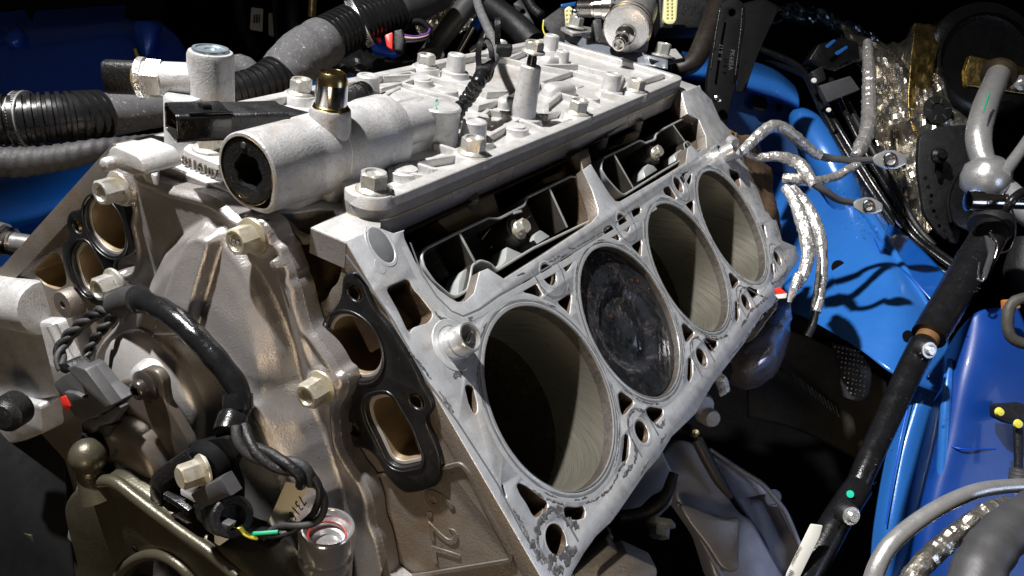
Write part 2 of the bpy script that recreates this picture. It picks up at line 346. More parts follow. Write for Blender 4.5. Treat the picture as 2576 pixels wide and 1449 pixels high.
def sst(x, a, b): t = np.clip((x - a) / (b - a), 0, 1); return t * t * (3 - 2 * t)
def smax(a, b, k): h = np.clip(.5 + .5 * (a - b) / k, 0, 1); return b * (1 - h) + a * h + k * h * (1 - h)
def field(g, Pf, nx, ny, keep=None, mi=0):
    "grid mesh from Pf(array (ny,nx,3))"
    b = len(g.v); g.v += [tuple(p) for p in Pf.reshape(-1, 3)]
    for j in range(ny - 1):
        for i in range(nx - 1):
            if keep is None or keep[j, i]: g.f.append((b + j * nx + i, b + j * nx + i + 1, b + (j + 1) * nx + i + 1, b + (j + 1) * nx + i)); g.mi.append(mi)
    return g
# ================================================================== ENGINE BLOCK
block = empty('engine_block', (0, 0, 0), 'large silvery aluminium V8 engine block with four open cylinders, its heads removed', 'engine block')
Zr = 251.6
L2 = lambda pts, wd=0: [PDK(x, y, wd) for x, y in pts]
S1 = 111.76; RB = 51.6
deck_outer_px = crop(1, 1, [(5, 340), (120, 520), (240, 690), (370, 900), (500, 1130)]) + crop(1, 2, [(700, 60), (850, 330), (1010, 600), (1150, 800), (1190, 930), (1300, 1130), (1480, 1449)])
left_e = [dk(-77.4, v) for v in (-122, -95, -60, -20, 20, 58, 92)]
low_px = [(1442, 1440), (1470, 1393), (1500, 1350), (1540, 1312), (1560, 1285), (1625, 1190), (1660, 1150), (1690, 1100), (1752, 1040), (1795, 965), (1870, 868), (1920, 790), (1945, 770), (1984, 690), (2012, 652), (2003, 620), (1968, 605), (1962, 580)]
low = L2(low_px)
rear_px = [(1950, 545), (1925, 530), (1905, 470), (1880, 420), (1858, 395), (1840, 330), (1812, 300), (1790, 250), (1765, 225)]
rear = L2(rear_px)
fr = left_e[:5] + [dk(-77.4, 36), dk(-77.4, 59), dk(-77.4, 78)]
outer = fr + low + rear
outer = [p for p in outer]
# top edge along the rail
nW2 = L2([(1713, 222), (1722, 262), (1729, 286), (1758, 300), (1776, 342), (1779, 372)] + cB([(2515, 960), (2480, 990), (2420, 935), (2395, 960), (2380, 1070), (2200, 1180), (1870, 1372), (1830, 1368), (1790, 1320), (1700, 1180), (1640, 1080)]))
nW1 = L2([(1467, 428), (1491, 480), (1505, 525), (1505, 540)] + crop(1, 1, [(1890, 228), (1560, 445), (1230, 655), (1210, 640), (1110, 575), (1045, 600), (1005, 760), (940, 822), (880, 828), (820, 795), (740, 735), (650, 640), (560, 520), (480, 350), (474, 305)]) + [(1019, 577)])
nW1 = [np.array(p) for p in nW1]; nW2 = [np.array(p) for p in nW2]
padc = [dk(-46, -116), dk(-50, -119), dk(-54, -122)]
outer = outer + [dk(430, -122), dk(392, -122)] + nW2 + nW1 + padc
holes = []
for i in range(4): holes.append((circ(dk(S1 * i, 0), N, RB + .9, 72), 14, False))
# passages between bores, traced round the first pair and repeated at the bore pitch
up = [crop(1, 1, q) for q in ([(1358, 720), (1380, 678), (1440, 652), (1475, 690), (1527, 775), (1500, 792), (1440, 768), (1380, 756)],
     [(1655, 520), (1665, 492), (1740, 460), (1752, 480), (1735, 560), (1700, 605), (1675, 565)],
     [(1635, 830), (1690, 790), (1735, 765), (1740, 800), (1725, 925), (1690, 885), (1650, 852)])]
lo = [crop(1, 2, q) for q in ([(2090, 75), (2120, 55), (2205, 120), (2210, 150), (2150, 225), (2120, 235), (2105, 180)],
     [(2300, 195), (2330, 170), (2430, 185), (2435, 230), (2370, 300), (2340, 275), (2310, 230)],
     [(2140, 378), (2170, 378), (2180, 430), (2175, 540), (2140, 615), (2118, 590), (2130, 480)])]
bolt_uv = []
for k in range(3):
    for q in up + lo:
        holes.append((rnd([P + U * S1 * k for P in L2(q)], 2.5, 3), 26))
ub = uv(PDK(*crop(1, 1, [(1568, 622)])[0])); lb = uv(PDK(*crop(1, 2, [(2272, 360)])[0]))
for k in range(3): bolt_uv += [(ub[0] + S1 * k, ub[1]), (lb[0] + S1 * k, lb[1])]
fb = uv(PDK(*crop(1, 2, [(1622, 1175)])[0])); bolt_uv += [tuple(fb), (fb[0] + S1 * 4 - 2, fb[1] - 3), (396, -58)]
for k, (a, b) in enumerate(bolt_uv): holes.append((circ(dk(a, b), N, 6.7 if k != 6 else 8.0, 28), 45))
for q, r_ in (([(345, 740), (370, 710), (490, 655), (520, 670), (545, 730), (600, 790), (690, 905), (690, 940), (660, 985), (545, 1020), (520, 1060), (500, 1040), (430, 890)], 2.2),
              ([(938, 1015), (955, 995), (985, 1005), (992, 1035), (975, 1062), (950, 1050)], 2)):
    holes.append((rnd(L2(crop(1, 1, q)), r_, 3), 30))
for q in ([(935, 20), (960, 2), (1000, 20), (1030, 150), (1030, 210), (1005, 228), (965, 150)],
          [(1325, 765), (1345, 745), (1400, 770), (1560, 890), (1562, 930), (1540, 975), (1470, 1010), (1440, 980), (1400, 900), (1350, 830)],
          [(1680, 950), (1700, 925), (1790, 930), (1830, 920), (1847, 960), (1840, 1010), (1790, 1025), (1700, 1020)],
          [(1212, 765), (1225, 758), (1250, 840), (1245, 860), (1222, 815)]):
    holes.append((rnd(L2(crop(1, 2, q)), 1.5, 3), 30 if q[0][0] != 1212 else 1))
for q in ([(600, 255), (612, 240), (622, 260), (640, 345), (628, 340)], [(670, 545), (685, 540), (695, 610), (690, 650), (672, 600)]): holes.append((rnd(L2(crop(2, 1, q)), 1, 3), 20))
holes.append((rnd(L2(crop(2, 0, [(352, 1270), (425, 1300), (440, 1400), (425, 1415), (360, 1330)])), 2, 3), 20))
holes.append((rnd(L2(crop(2, 0, [(0, 1310), (40, 1292), (62, 1300), (10, 1392), (-20, 1350)])), 2, 3), 20))
# lifter valley windows
W1 = cB([(905, 1330), (930, 1290), (1100, 1215), (1270, 1180), (1480, 1085), (1560, 1085)]) + crop(1, 1, [(1840, -110), (1925, 20), (1940, 165), (1890, 228)]) + crop(1, 1, [(1560, 445), (1230, 655), (1210, 640), (1110, 575), (1045, 600), (1005, 760), (940, 822), (880, 828), (820, 795), (740, 735), (650, 640), (560, 520), (480, 350), (470, 300), (500, 268), (760, 150)])
W2 = cB([(1610, 980), (1640, 935), (1870, 820), (2010, 790), (2200, 695), (2420, 640), (2490, 790), (2520, 900), (2515, 960), (2480, 990), (2420, 935), (2395, 960), (2380, 1070), (2200, 1180), (1870, 1372), (1830, 1368), (1790, 1320), (1700, 1180), (1640, 1080)])
g = G(); slab(g, outer, N, 10, holes, b=0.65, mih=1, mis=2)
g.build('deck', [m_deck, m_cavity, m_block], block, smooth=30)
# valley cavity walls and floor
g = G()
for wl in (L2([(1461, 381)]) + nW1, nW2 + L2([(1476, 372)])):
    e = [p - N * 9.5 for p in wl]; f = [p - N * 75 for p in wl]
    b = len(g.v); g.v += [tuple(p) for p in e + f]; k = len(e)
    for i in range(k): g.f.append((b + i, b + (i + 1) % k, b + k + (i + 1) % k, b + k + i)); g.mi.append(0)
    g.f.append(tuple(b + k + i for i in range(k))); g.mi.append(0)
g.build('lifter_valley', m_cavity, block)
# steep cast shoulder between rail and windows, with its inner ribs
g = G(); rows = []
for t in np.linspace(0, 1, 40):
    y0 = -47 + t * (392 + 47); a = np.array([74.7, y0, Zr - 12.0]); q0, q1 = uv(PDK(1019, 577)), uv(PDK(1713, 222)); lo_v = -115.5 + (2.4 if .47 < t < .53 else 0) + (0 if t < .93 else -4 * (t - .93) / .07)
    bt = dk(y0, lo_v, -13); mid = a * .5 + bt * .5 + np.array([-.3, 0, 0]); rows.append([a, a * .75 + mid * .25, mid, bt, bt - N * 12 - X * 4])
field(g, np.array(rows), 5, 40); g.build('valley_shoulder', m_block, block, smooth=60)
for t in (.20, .62, .78):
    y0 = -47 + t * 439; g = G(); P = np.array([[74, y0, Zr - 10], [72, y0 + 2, Zr - 22], [66, y0 + 5, Zr - 42]]); tube(g, P, [5, 6, 7], 14, 4); g.build('shoulder_rib', m_block, block)
pW = lambda q: [(955.8 + x / 2.305, 150.8 + y / 2.305) for x, y in q]
for q in ([(330, 925), (590, 800), (660, 765), (672, 800), (705, 905), (625, 905), (450, 990), (400, 1000)], [(1075, 570), (1165, 540), (1182, 640), (1100, 672), (960, 722), (940, 690), (1060, 640)], [(1430, 430), (1500, 400), (1510, 440), (1480, 468), (1330, 525), (1335, 500), (1410, 480)]):
    g = G(); prism(g, rnd(L2(pW(q), 15), 2, 3), N, 22, 1.2); g.build('inner_wall', m_port, block)
g = G(); dv = L2([(1455, 384), (1480, 372), (1489, 409), (1468, 427)], 3.5); prism(g, dv, N, 40, .8); g.build('web_between_windows', m_block, block)  # brown material stands in for the cover's shadow on the web top
# bores
PD_ = [112, 4.5, 112, 88]
for i in range(4):
    c = dk(S1 * i, 0); g = G(); lathe(g, c, -N, [(RB + .35, .8), (RB, 2), (RB, 7)], 96); g.f = [f for f in g.f if len(f) == 4]; g.mi = g.mi[:len(g.f)]
    ln = G(); lathe(ln, c, -N, [(RB, 6.9), (RB, 45)], 96); ln.f = [f for f in ln.f if len(f) == 4]; ln.mi = ln.mi[:len(ln.f)]
    lw = G(); lathe(lw, c, -N, [(RB + .05, 44.9), (RB + .05, 130)], 96); lw.f = [f for f in lw.f if len(f) == 4]; lw.mi = lw.mi[:len(lw.f)]  # lower wall coloured dark to stand in for shade deep in the bore
    lo_ = ln.build('cylinder_bore', m_bore, block, smooth=60); g.build('carbon_ring', m_carbon, lo_, smooth=60); lw.build('shaded_lower_wall', m_boreshade, lo_, smooth=60)
    # machined lip
    r_ = G(); lathe(r_, c, N, [(RB + .3, -0.9), (RB + .3, .12), (RB + 1.2, .22), (RB + 1.5, .02)], 96); r_.f = [f for f in r_.f if len(f) == 4]; r_.mi = r_.mi[:len(r_.f)]
    r_.build('bore_lip', m_alu, lo_, smooth=60)
# deck wear: gasket imprints
g = G(); g2 = G()
def arc(cu, cv, r, a0, a1, n=50): return [dk(cu + r * math.cos(a), cv + r * math.sin(a), 0.02) for a in np.linspace(a0, a1, n)]
for i in range(4):
    ribbon(g, arc(S1 * i, 0, RB + 3.4, 0, 2 * math.pi, 90), N, lambda k: 1.3 + .8 * math.sin(k * 1.3) * math.sin(k * .31), 0.06)
    ribbon(g2, arc(S1 * i, 0, RB + 2.2, 0, 2 * math.pi, 90), N, lambda k: 0.8, 0.05)
for k, (a, b) in enumerate(bolt_uv):
    if k in (8,): continue
    s_ = -1 if k in (0, 2, 4) else 1; R1 = 13.5
    if s_ < 0: P = [dk(a - R1, b - 8, .02)] + arc(a, b + 1, R1, math.pi, 0, 24) + [dk(a + R1, b - 8, .02)]
    else: P = [dk(a - R1, b + 10, .02)] + arc(a, b - 1, R1, -math.pi, 0, 24) + [dk(a + R1, b + 10, .02)]
    ribbon(g, P, N, lambda q: 1.3 + .5 * math.sin(q * 2.1), .06)
    ribbon(g2, arc(a, b, 8.4, 0, 2 * math.pi, 40), N, lambda q: 1.0, .07)
ribbon(g, [PDK(*q) + N * .03 for q in [(870, 640), (915, 700), (985, 800), (1075, 960), (1150, 1060), (1250, 1215), (1310, 1330), (1365, 1420)]], N, lambda q: 1.2, .05)
ribbon(g2, [PDK(*q) + N * .03 for q in [(1017, 620), (1050, 690), (1085, 745), (1125, 790), (1165, 808), (1210, 790), (1260, 755), (1400, 675), (1520, 600), (1650, 520)]], N, lambda q: 3.6 + .6 * math.sin(q), .05)
ribbon(g, [PDK(*q) + N * .03 for q in [(1032, 610), (1062, 690), (1098, 745), (1135, 782), (1165, 795), (1205, 778), (1255, 742), (1395, 663), (1515, 590)]], N, lambda q: 1.0, .06)
g.build('gasket_imprint', m_imprint, block, smooth=0); g2.build('pale_gasket_imprint', m_imprint2, block, smooth=0)
# broad pale bands left by the gasket's fire rings
g3 = G()
for i in range(4): ribbon(g3, arc(S1 * i, 0, RB + 5.6, -.2, 2 * math.pi - .2, 90), N, lambda k: 2.4 + .5 * math.sin(k * .7), .04)
g3.build('fire_ring_band', m_imprint2, block, smooth=0)
# dark flaky gasket residue
g = G()
def flaky(P, w0, gap=.25):
    P = resample([p for p in P], 1.1); i = 0
    while i < len(P) - 4:
        n_ = random.randint(4, 16); seg = P[i:i + n_]
        if random.random() > gap and len(seg) > 3:
            ws = [w0 * (.3 + random.random()) * math.sin(math.pi * (j + .6) / (len(seg) + .2)) ** .5 for j in range(len(seg))]
            ribbon(g, [p + (U * random.gauss(0, .25) + V * random.gauss(0, .25)) for p in seg], N, lambda j: ws[j], .12 + random.random() * .05)
        i += n_
D2 = lambda pts: [PDK(x, y) + N * .05 for x, y in pts]
flaky(D2(crop(1, 2, [(1440, 795), (1500, 840), (1600, 885), (1700, 915), (1820, 905), (1940, 855), (2040, 770), (2100, 640), (2160, 560)])), 1.7, .45)
flaky(D2(crop(1, 2, [(1590, 930), (1520, 1010), (1480, 1090), (1480, 1190), (1440, 1220)])), 5, .1)
flaky(D2(crop(1, 2, [(1580, 935), (1640, 960), (1700, 1030), (1790, 1075)])), 6, .1)
flaky(D2(crop(1, 2, [(1430, 1190), (1500, 1290), (1580, 1370), (1640, 1400), (1700, 1350), (1740, 1260), (1850, 1210), (1900, 1150)])), 6, .15)
flaky(D2(crop(1, 2, [(1540, 1330), (1620, 1310), (1690, 1290), (1720, 1220)])), 5, .2)
flaky(D2(crop(1, 2, [(1285, 950), (1330, 1040), (1380, 1120), (1450, 1240)])), 2.0, .3)
flaky(D2(crop(1, 2, [(2170, 330), (2165, 250), (2210, 200), (2290, 205)])), 2.2, .15)
flaky(D2(crop(1, 2, [(2185, 410), (2215, 470), (2220, 560), (2170, 640), (2120, 700)])), 3.2, .2)
flaky(D2(crop(1, 2, [(2360, 300), (2410, 320), (2440, 260)])), 3, .2)
flaky(D2(crop(1, 2, [(2160, 790), (2230, 730), (2300, 600), (2400, 450), (2480, 330)])), 1.8, .35)
flaky(D2(crop(1, 2, [(2120, 30), (2200, 90), (2290, 140), (2400, 150)])), 1.4, .3)
flaky(D2(crop(1, 2, [(740, 60), (810, 160), (870, 260)])), 3, .3)
flaky(D2(crop(1, 1, [(1640, 560), (1625, 480), (1690, 425), (1770, 425)])), 1.1, .35)
flaky(D2(crop(1, 1, [(1490, 690), (1530, 760), (1620, 805), (1700, 790), (1715, 700)])), 1.2, .35)
flaky(D2(crop(1, 1, [(700, 900), (760, 960), (860, 985), (950, 965), (1050, 910), (1100, 880)])), 2.4, .2)
flaky(D2(crop(1, 1, [(500, 1180), (560, 1260), (640, 1360), (690, 1440)])), 2, .3)
flaky(D2(crop(1, 1, [(850, 1400), (900, 1340), (940, 1290)])), 5, .1)
for i in range(4):
    for a0, a1 in ((.3, 1.3), (1.9, 2.8), (3.5, 4.4), (4.9, 5.9)): flaky([dk(S1 * i + (RB + 5) * math.cos(a), (RB + 5) * math.sin(a), .05) for a in np.linspace(a0, a1, 12)], 1.1, .5)
flaky(D2([(1380, 660), (1440, 625), (1520, 580), (1600, 520)]), .9, .6); flaky(D2([(1600, 470), (1660, 440), (1720, 410)]), .9, .6); flaky(D2([(1290, 1280), (1330, 1350), (1380, 1420)]), 2.4, .3)
flaky(D2(crop(1, 1, [(1180, 720), (1300, 640), (1420, 600)])), .9, .5)
flaky(D2(crop(2, 1, [(680, 650), (700, 560), (680, 470), (720, 410), (770, 470)])), 2, .15)
flaky(D2(crop(2, 1, [(650, 700), (730, 660), (790, 580), (770, 500)])), 3, .2)
flaky(D2(crop(2, 1, [(420, 870), (430, 760), (470, 720), (560, 770), (640, 800)])), 2, .2)
flaky(D2(crop(2, 1, [(440, 1010), (480, 960), (510, 900), (560, 860), (640, 790)])), 3, .3)
flaky(D2(crop(2, 1, [(70, 1180), (75, 1120), (120, 1090), (180, 1130), (240, 1210)])), 2, .15)
flaky(D2(crop(2, 1, [(80, 1300), (90, 1370), (60, 1430)])), 3, .2)
flaky(D2(crop(2, 1, [(170, 1090), (250, 1110), (340, 1080)])), 2, .2)
flaky(D2(crop(2, 1, [(300, 1290), (400, 1190), (520, 1040), (640, 900), (740, 790)])), 1.5, .4)
fl = g.build('gasket_residue', m_resid, block, smooth=0); fl['kind'] = 'stuff'
# round dimple boss on the front upper deck corner
g = G(); ec = PDK(958, 615); ribbon(g, [ec + U * 7.8 * math.cos(a) + V * 11 * math.sin(a) + N * .04 for a in np.linspace(-.6, 4.4, 40)], N, lambda k: 2.0 * math.sin(math.pi * (k + 2) / 44), .15)
ribbon(g, [PDK(956, 670) + U * 1.6 * math.cos(a) + V * 2.6 * math.sin(a) + N * .03 for a in np.linspace(0, 6.3, 16)], N, lambda k: 3.0, .1)
g.build('casting_mark', m_imprint2, block, smooth=0)
g = G(); prism(g, [ec + U * 6.4 * math.cos(a) + V * 9.4 * math.sin(a) + N * .2 for a in np.linspace(0, 6.28, 28, endpoint=False)], N, 1.0, .15); g.build('round_boss', m_imprint, block)
# valley rail: the flat machined top surface that carries the valley cover, and the block body under everything

g = G()
rail = [(80.1, -77.6), (80.1, -52), (77, -48), (74.6, -46), (74.6, 392), (79.5, 396), (79.5, 425), (60, 430), (-80.1, 430), (-80.1, -77.6), (33, -77.6), (38, -75), (42, -70), (46, -58), (52, -54), (57, -58), (58.5, -77.6)]
slab(g, [np.array([a, b, Zr]) for a, b in rail], Z, 1.2, b=.4)
g.build('valley_rail', m_cast, block)
g = G(); slab(g, [np.array([a, b, Zr - 1]) for a, b in rail], Z, 12.5, b=0); g.build('rail_body', m_front, block)  # darker material on the rail sides stands in for shade under the cover
# front wall of the block, outside the timing cover
YF = -76.9
g = G()
fw = [(33.9, 250.2), (37.8, 249.8), (43.5, 247.8), (48, 245.2), (54.3, 245), (57.9, 247.7), (58, Zr - .5), (79.5, Zr - .5), (80.1, Zr - 1.2), (235, 97), (236, 20), (160, -60), (100, -140), (-100, -140), (-160, -60), (-236, 20), (-235, 97), (-79.5, Zr - .5)]
ho = []
for sgn in (1, -1):
    ho.append((circ((90.24 * sgn, YF, 199.5), -Y, 15.2, 48), 40))
P3 = lambda pts, y=YF: [PY(x, yy, y) for x, yy in pts]
slot = rnd(P3(crop(1, 2, [(238, 170), (262, 118), (330, 100), (385, 98), (440, 190), (520, 320), (597, 520), (590, 548), (470, 575), (420, 560), (390, 530), (330, 400), (260, 260)])), 2.5, 3)
slotL = rnd(P3(crop(0, 1, [(595, 480), (640, 405), (690, 400), (735, 470), (800, 600), (820, 640), (800, 675), (690, 735), (655, 700), (610, 570)])), 2.5, 3)
holeR = rnd(P3(crop(0, 1, [(2220, 460), (2240, 395), (2330, 402), (2385, 360), (2470, 372), (2530, 420), (2572, 500), (2572, 600), (2545, 690), (2490, 740), (2470, 800), (2395, 850), (2350, 800), (2300, 660)])), 3, 3)
holeL = rnd(P3(crop(0, 1, [(250, 590), (390, 455), (440, 462), (470, 520), (500, 650), (495, 700), (430, 740), (330, 700)])), 3, 3)
ho += [(slot, 30), (slotL, 30), (holeR, 34), (holeL, 30)]
slab(g, [np.array([a, YF, b]) for a, b in fw], -Y, 3, ho, b=.6, mih=1)
g.build('front_wall', [m_block, m_port], block)
# embossed capacity panel with raised letters
g = G(); pan = rnd(P3([(885, 1200), (1108, 1178), (1160, 1164), (1180, 1185), (1215, 1260), (1290, 1398), (1285, 1408), (1060, 1445), (1000, 1449), (960, 1400), (930, 1290)], YF - .2), 5, 4)
ribbon(g, np.concatenate([pan, pan[:1]]) - Y * .1, -Y, lambda k: 2.2, 1.2); g.build('raised_border', m_block, block)
o1 = PY(1062, 1262, YF - .2); up_ = PY(1100, 1100, YF) - PY(1100, 1200, YF)
text('6.2L', PY(1066, 1222, YF - .1), (.28, 0, -1), (1, 0, .28), 25, .2, m_block, block, 'capacity_lettering', 1.1, .3)
# block sides under the decks, skirt
g = G()
for sgn in (1, -1):
    e = [np.array([p[0] * sgn, p[1], p[2]]) for p in (dk(-70, 60, -10), dk(430, 60, -10), dk(430, 0, -170), dk(-70, 0, -170))]
    g = G(); prism(g, e, (sgn, 0, -.2), 6, .3); g.build('crankcase_side', m_block, block)
for sgn in (-1,):
    e = [np.array([p[0] * sgn, p[1], p[2]]) for p in (dk(-79, -122), dk(400, -122), dk(400, 92), dk(-79, 92))]
    g = G(); prism(g, e, (-s2, 0, s2), 12, .4); g.build('far_deck', m_block, block)
# dowel sleeve
dp = PDK(1140, 868, 0)
g = G(); lathe(g, dp, N, [(7.9, -1), (7.9, 3), (8.4, 3.6), (8.4, 4.6), (7.7, 5.2), (7.7, 12), (7.3, 12.8), (6.3, 12.8), (6.2, 12), (6.2, 1), (0.01, .8)], 40)
dw = g.build('dowel_sleeve', m_alu, block)
g = G(); box(g, dp + N * 7 + U * 1, (nrm(U + V * -.5), nrm(V + U * .5), N), (7.5, 1.5, 9), .2); g.build('dowel_slot', m_steel, dw)
g = G(); ribbon(g, arc(*uv(dp), 12.0, 0, 2 * math.pi, 50), N, lambda k: 3.6, .3); g.build('dowel_seat', m_imprint2, block)
dp2 = PDK(1822, 389, 0)
g = G(); lathe(g, dp2, N, [(7.7, -1), (7.7, 11), (7.2, 12), (6.3, 12), (6.2, 0), (.01, 0)], 32); g.build('dowel_sleeve', m_alu, block)
# pistons
def piston(i, dep):
    c = dk(S1 * i, 0, -dep); n_ = 90; ang = np.linspace(0, 2 * np.pi, n_, endpoint=False); rad = np.concatenate([np.linspace(.5, 49.6, 40), [50.6, 50.9, 50.9]]); g = G()
    for r in rad:
        for a in ang:
            u_, v_ = r * math.cos(a), r * math.sin(a); h = 0
            dd = math.hypot((u_ + 2) / 36, (v_ - 2) / 31); h -= 4.5 * (1 - float(sst(np.array(dd), .72, 1.02)))
            d2 = math.hypot((u_ - 2) / 4.5, (v_ - 8) / 13); h += 4.6 * math.exp(-d2 * d2 * 1.2); h += .25 * math.sin(u_ * .7 + v_ * .3) * math.sin(v_ * .5)
            if r > 50.8: h = -1.0
            g.v.append(tuple(c + U * u_ + V * v_ + N * h))
    for j in range(n_): g.v[-n_ + j] = tuple(np.array(g.v[-n_ + j]) - N * 20)
    for s_ in range(len(rad) - 1):
        for j in range(n_): q = (j + 1) % n_; g.f.append((s_ * n_ + j, s_ * n_ + q, (s_ + 1) * n_ + q, (s_ + 1) * n_ + j)); g.mi.append(0)
    g.f.append(tuple(range(n_))); g.mi.append(0)
    return g.build('piston', m_piston, block, smooth=50), c
pis = [piston(i, d) for i, d in enumerate(PD_)]
g = G()
for k in range(46):
    a = random.random() * 6.28; r = 49 * math.sqrt(random.random()); u_, v_ = r * math.cos(a), r * math.sin(a)
    dd = math.hypot((u_ + 2) / 36, (v_ - 2) / 31); h = -4.5 if dd < .8 else (0 if dd > 1.02 else None)
    if h is None or math.hypot((u_ - 6) / 7, (v_ - 4) / 15) < 1.6: continue
    rr = random.choice([.45, .6, .8, 1.0, 1.5]); b0 = len(g.v)
    ball(g, pis[1][1] + U * u_ + V * v_ + N * h, rr, 0, 6, .55, N)
dr = g.build('oil_drops', m_oild, pis[1][0]); dr['kind'] = 'stuff'
# ================================================================== LIFTER TRAYS
def tray(loop_px, divs, boss, streaks, seats, lab):
    top = 7.0; T = empty('lifter_tray', PDK(*boss, 12), lab, 'lifter guide tray', 'plastic lifter guide trays in the block windows')
    L = rnd([PDK(x, y, top) for x, y in loop_px], 2.2, 3); e1, e2, n = frame(N); o = L[0]
    q = np.stack([(L - o) @ e1, (L - o) @ e2], 1)
    if area2(q) < 0: q = q[::-1]
    inn = offset(q, 1.7); to3 = lambda q_, h: o + q_[:, :1] * e1 + q_[:, 1:] * e2 + h * N
    g = G(); rings = [to3(q, -30), to3(q, -.6), to3(offset(q, .5), 0), to3(offset(q, 1.2), 0), to3(inn, -.5), to3(offset(q, 2.4), -26)]; k = len(q)
    for r_ in rings: g.v += [tuple(p) for p in r_]
    for s_ in range(5):
        for i in range(k): j = (i + 1) % k; g.f.append((s_ * k + i, s_ * k + j, (s_ + 1) * k + j, (s_ + 1) * k + i)); g.mi.append(0 if s_ in (1, 2, 3, 0) else 1)
    g.build('rim', [m_trayrim, m_tray], T)
    g = G(); tri = tessellate_polygon([[Vector((x, y, 0)) for x, y in offset(q, 1)]]); b = to3(offset(q, 1), -25)
    g.v += [tuple(p) for p in b]; g.f += [tuple(t) for t in tri]; g.mi += [0] * len(tri); g.build('floor', m_tray, T, smooth=0)
    for (a, b, h) in divs:
        A_, B_ = PDK(*a, top + .4), PDK(*b, top + .4); sd = nrm(np.cross(N, B_ - A_)) * .8; g = G()
        prism(g, [A_ - sd, B_ - sd, B_ + sd, A_ + sd], N, h, .25); g.build('divider', m_tray, T); g = G(); prism(g, [A_ - sd + N * .35, B_ - sd + N * .35, B_ + sd + N * .35, A_ + sd + N * .35], N, .5, .1); g.build('divider_edge', m_trayrim, T)
    bp = PDK(*boss, top + 4); g = G(); lathe(g, bp - N * 22, N, [(12, 0), (11, 12), (9.5, 19), (8.8, 21), (6, 21.3)], 28); bs = g.build('bolt_boss', m_tray, T)
    g = G(); lathe(g, bp - N * 1, N, [(6.6, 0), (6.6, 1.4), (5.6, 1.8), (5.2, 1.6)], 28); g.build('bolt_washer', m_boltg, T)
    hexbolt('tray_bolt', bp + N * .6, N, 8.4, 6.5, 5.2, m_bolt, T, dish=False)
    for a, b in streaks:
        g = G(); A_, B_ = PDK(*a, top + 20), PDK(*b, top + 16); tube(g, [A_, B_], [.35, .6], 6, 1); g.build('highlight_streak', m_port, T)  # thin golden tubes paint highlight streaks on the tray floor
    for sx in seats:
        g = G(); prism(g, rnd([PDK(x, y, top + 3.5) for x, y in sx], 1.2, 2), N, 12, .5); g.build('seat_pad', m_trayrim, T)
    return T
t1_px = [(1058.7, 643), (1064, 628), (1072, 619.7), (1152, 579.7), (1228.7, 543), (1255, 546), (1318.7, 513), (1324, 493), (1436, 439.5), (1461, 444), (1487, 477), (1499, 520), (1500, 545), (1487, 558), (1345, 627), (1252, 684), (1235, 665), (1212, 658), (1192, 670), (1188, 700), (1180, 733), (1149, 750), (1130, 743), (1092, 709.7), (1066, 672)]
tray(t1_px, [((1152, 581), (1196, 662), 20), ((1380, 470), (1427, 572), 20), ((1290, 536), (1312, 531), 6)], (1303, 577),
     [((1095, 666), (1145, 605)), ((1115, 687), (1165, 658)), ((1130, 716), (1145, 714)), ((1231, 625), (1257, 608)), ((1312, 560), (1333, 543)), ((1326, 568), (1341, 560)), ((1332, 586), (1352, 580)), ((1212, 602), (1232, 575))],
     [[(1248, 681), (1272, 655), (1275, 620), (1292, 628), (1320, 640)], [(1345, 590), (1360, 578), (1385, 595), (1340, 622)], [(1150, 745), (1155, 705), (1166, 680), (1190, 668), (1188, 700), (1180, 731)]],
     'grey plastic lifter tray in the front window of the block, above the first cylinder')
t2_px = cB([(1718, 1120), (1720, 1065), (1740, 1020), (1900, 945), (2010, 890), (2045, 895), (2060, 910), (2140, 880), (2145, 845), (2180, 810), (2370, 715), (2400, 725), (2440, 770), (2480, 850), (2510, 930), (2500, 965), (2470, 985), (2400, 910), (2370, 930), (2390, 1000), (2370, 1045), (2210, 1140), (1910, 1328), (1880, 1320), (1830, 1270), (1760, 1190)])
B1 = lambda x, y: cB([(x, y)])[0]
tray(t2_px, [(B1(1820, 1010), B1(1970, 1270), 20), (B1(2270, 765), B1(2410, 960), 20)], B1(2130, 1000),
     [(B1(2160, 920), B1(2260, 800)), (B1(2200, 970), B1(2290, 920)), (B1(2200, 1060), B1(2250, 1030))],
     [[B1(2050, 1130), B1(2085, 1080), B1(2130, 1095), B1(2160, 1130), B1(2060, 1190)], [B1(2290, 1010), B1(2350, 960), B1(2372, 1010), B1(2300, 1060)]],
     'grey plastic lifter tray in the rear window of the block, above the far cylinders')
# ================================================================== VALLEY COVER
cF = lambda pts: [(702.8 + x / 3.665, y / 3.665) for x, y in pts]
cE = lambda pts: [(1341.7 + x / 4.48, y / 4.48) for x, y in pts]
ZC = 263.0
cov = empty('valley_cover', (0, 0, ZC), 'ribbed pale cast aluminium valley cover bolted along the top of the engine block', 'engine cover')
lp = np.array([[a, b, ZC] for a, b in [(50, -44), (55, -50.5), (62, -53), (70, -51), (76, -44), (77.3, -34), (77.6, 60), (78, 150), (76.5, 280), (75, 386), (70, 396), (0, 404), (-66, 403), (-75, 394), (-76, 250), (-76, 60), (-75.5, -36), (-72, -46), (-62, -51), (-50, -47), (-40, -44), (0, -42)]])
ZF = ZC - 5.2
g = G(); slab(g, rnd(lp - np.array([0, 0, 5.2]), 6, 4), Z, 6, b=0); g.build('cover_floor', m_cast, cov, smooth=40)
e1, e2, n = frame(Z); rl = rnd(lp, 6, 4); o = rl[0]; q2 = np.stack([(rl - o) @ e1, (rl - o) @ e2], 1); q2 = q2 if area2(q2) > 0 else q2[::-1]; qi = offset(offset(q2, 4.2), 4.2); inner = o + qi[:, :1] * e1 + qi[:, 1:] * e2
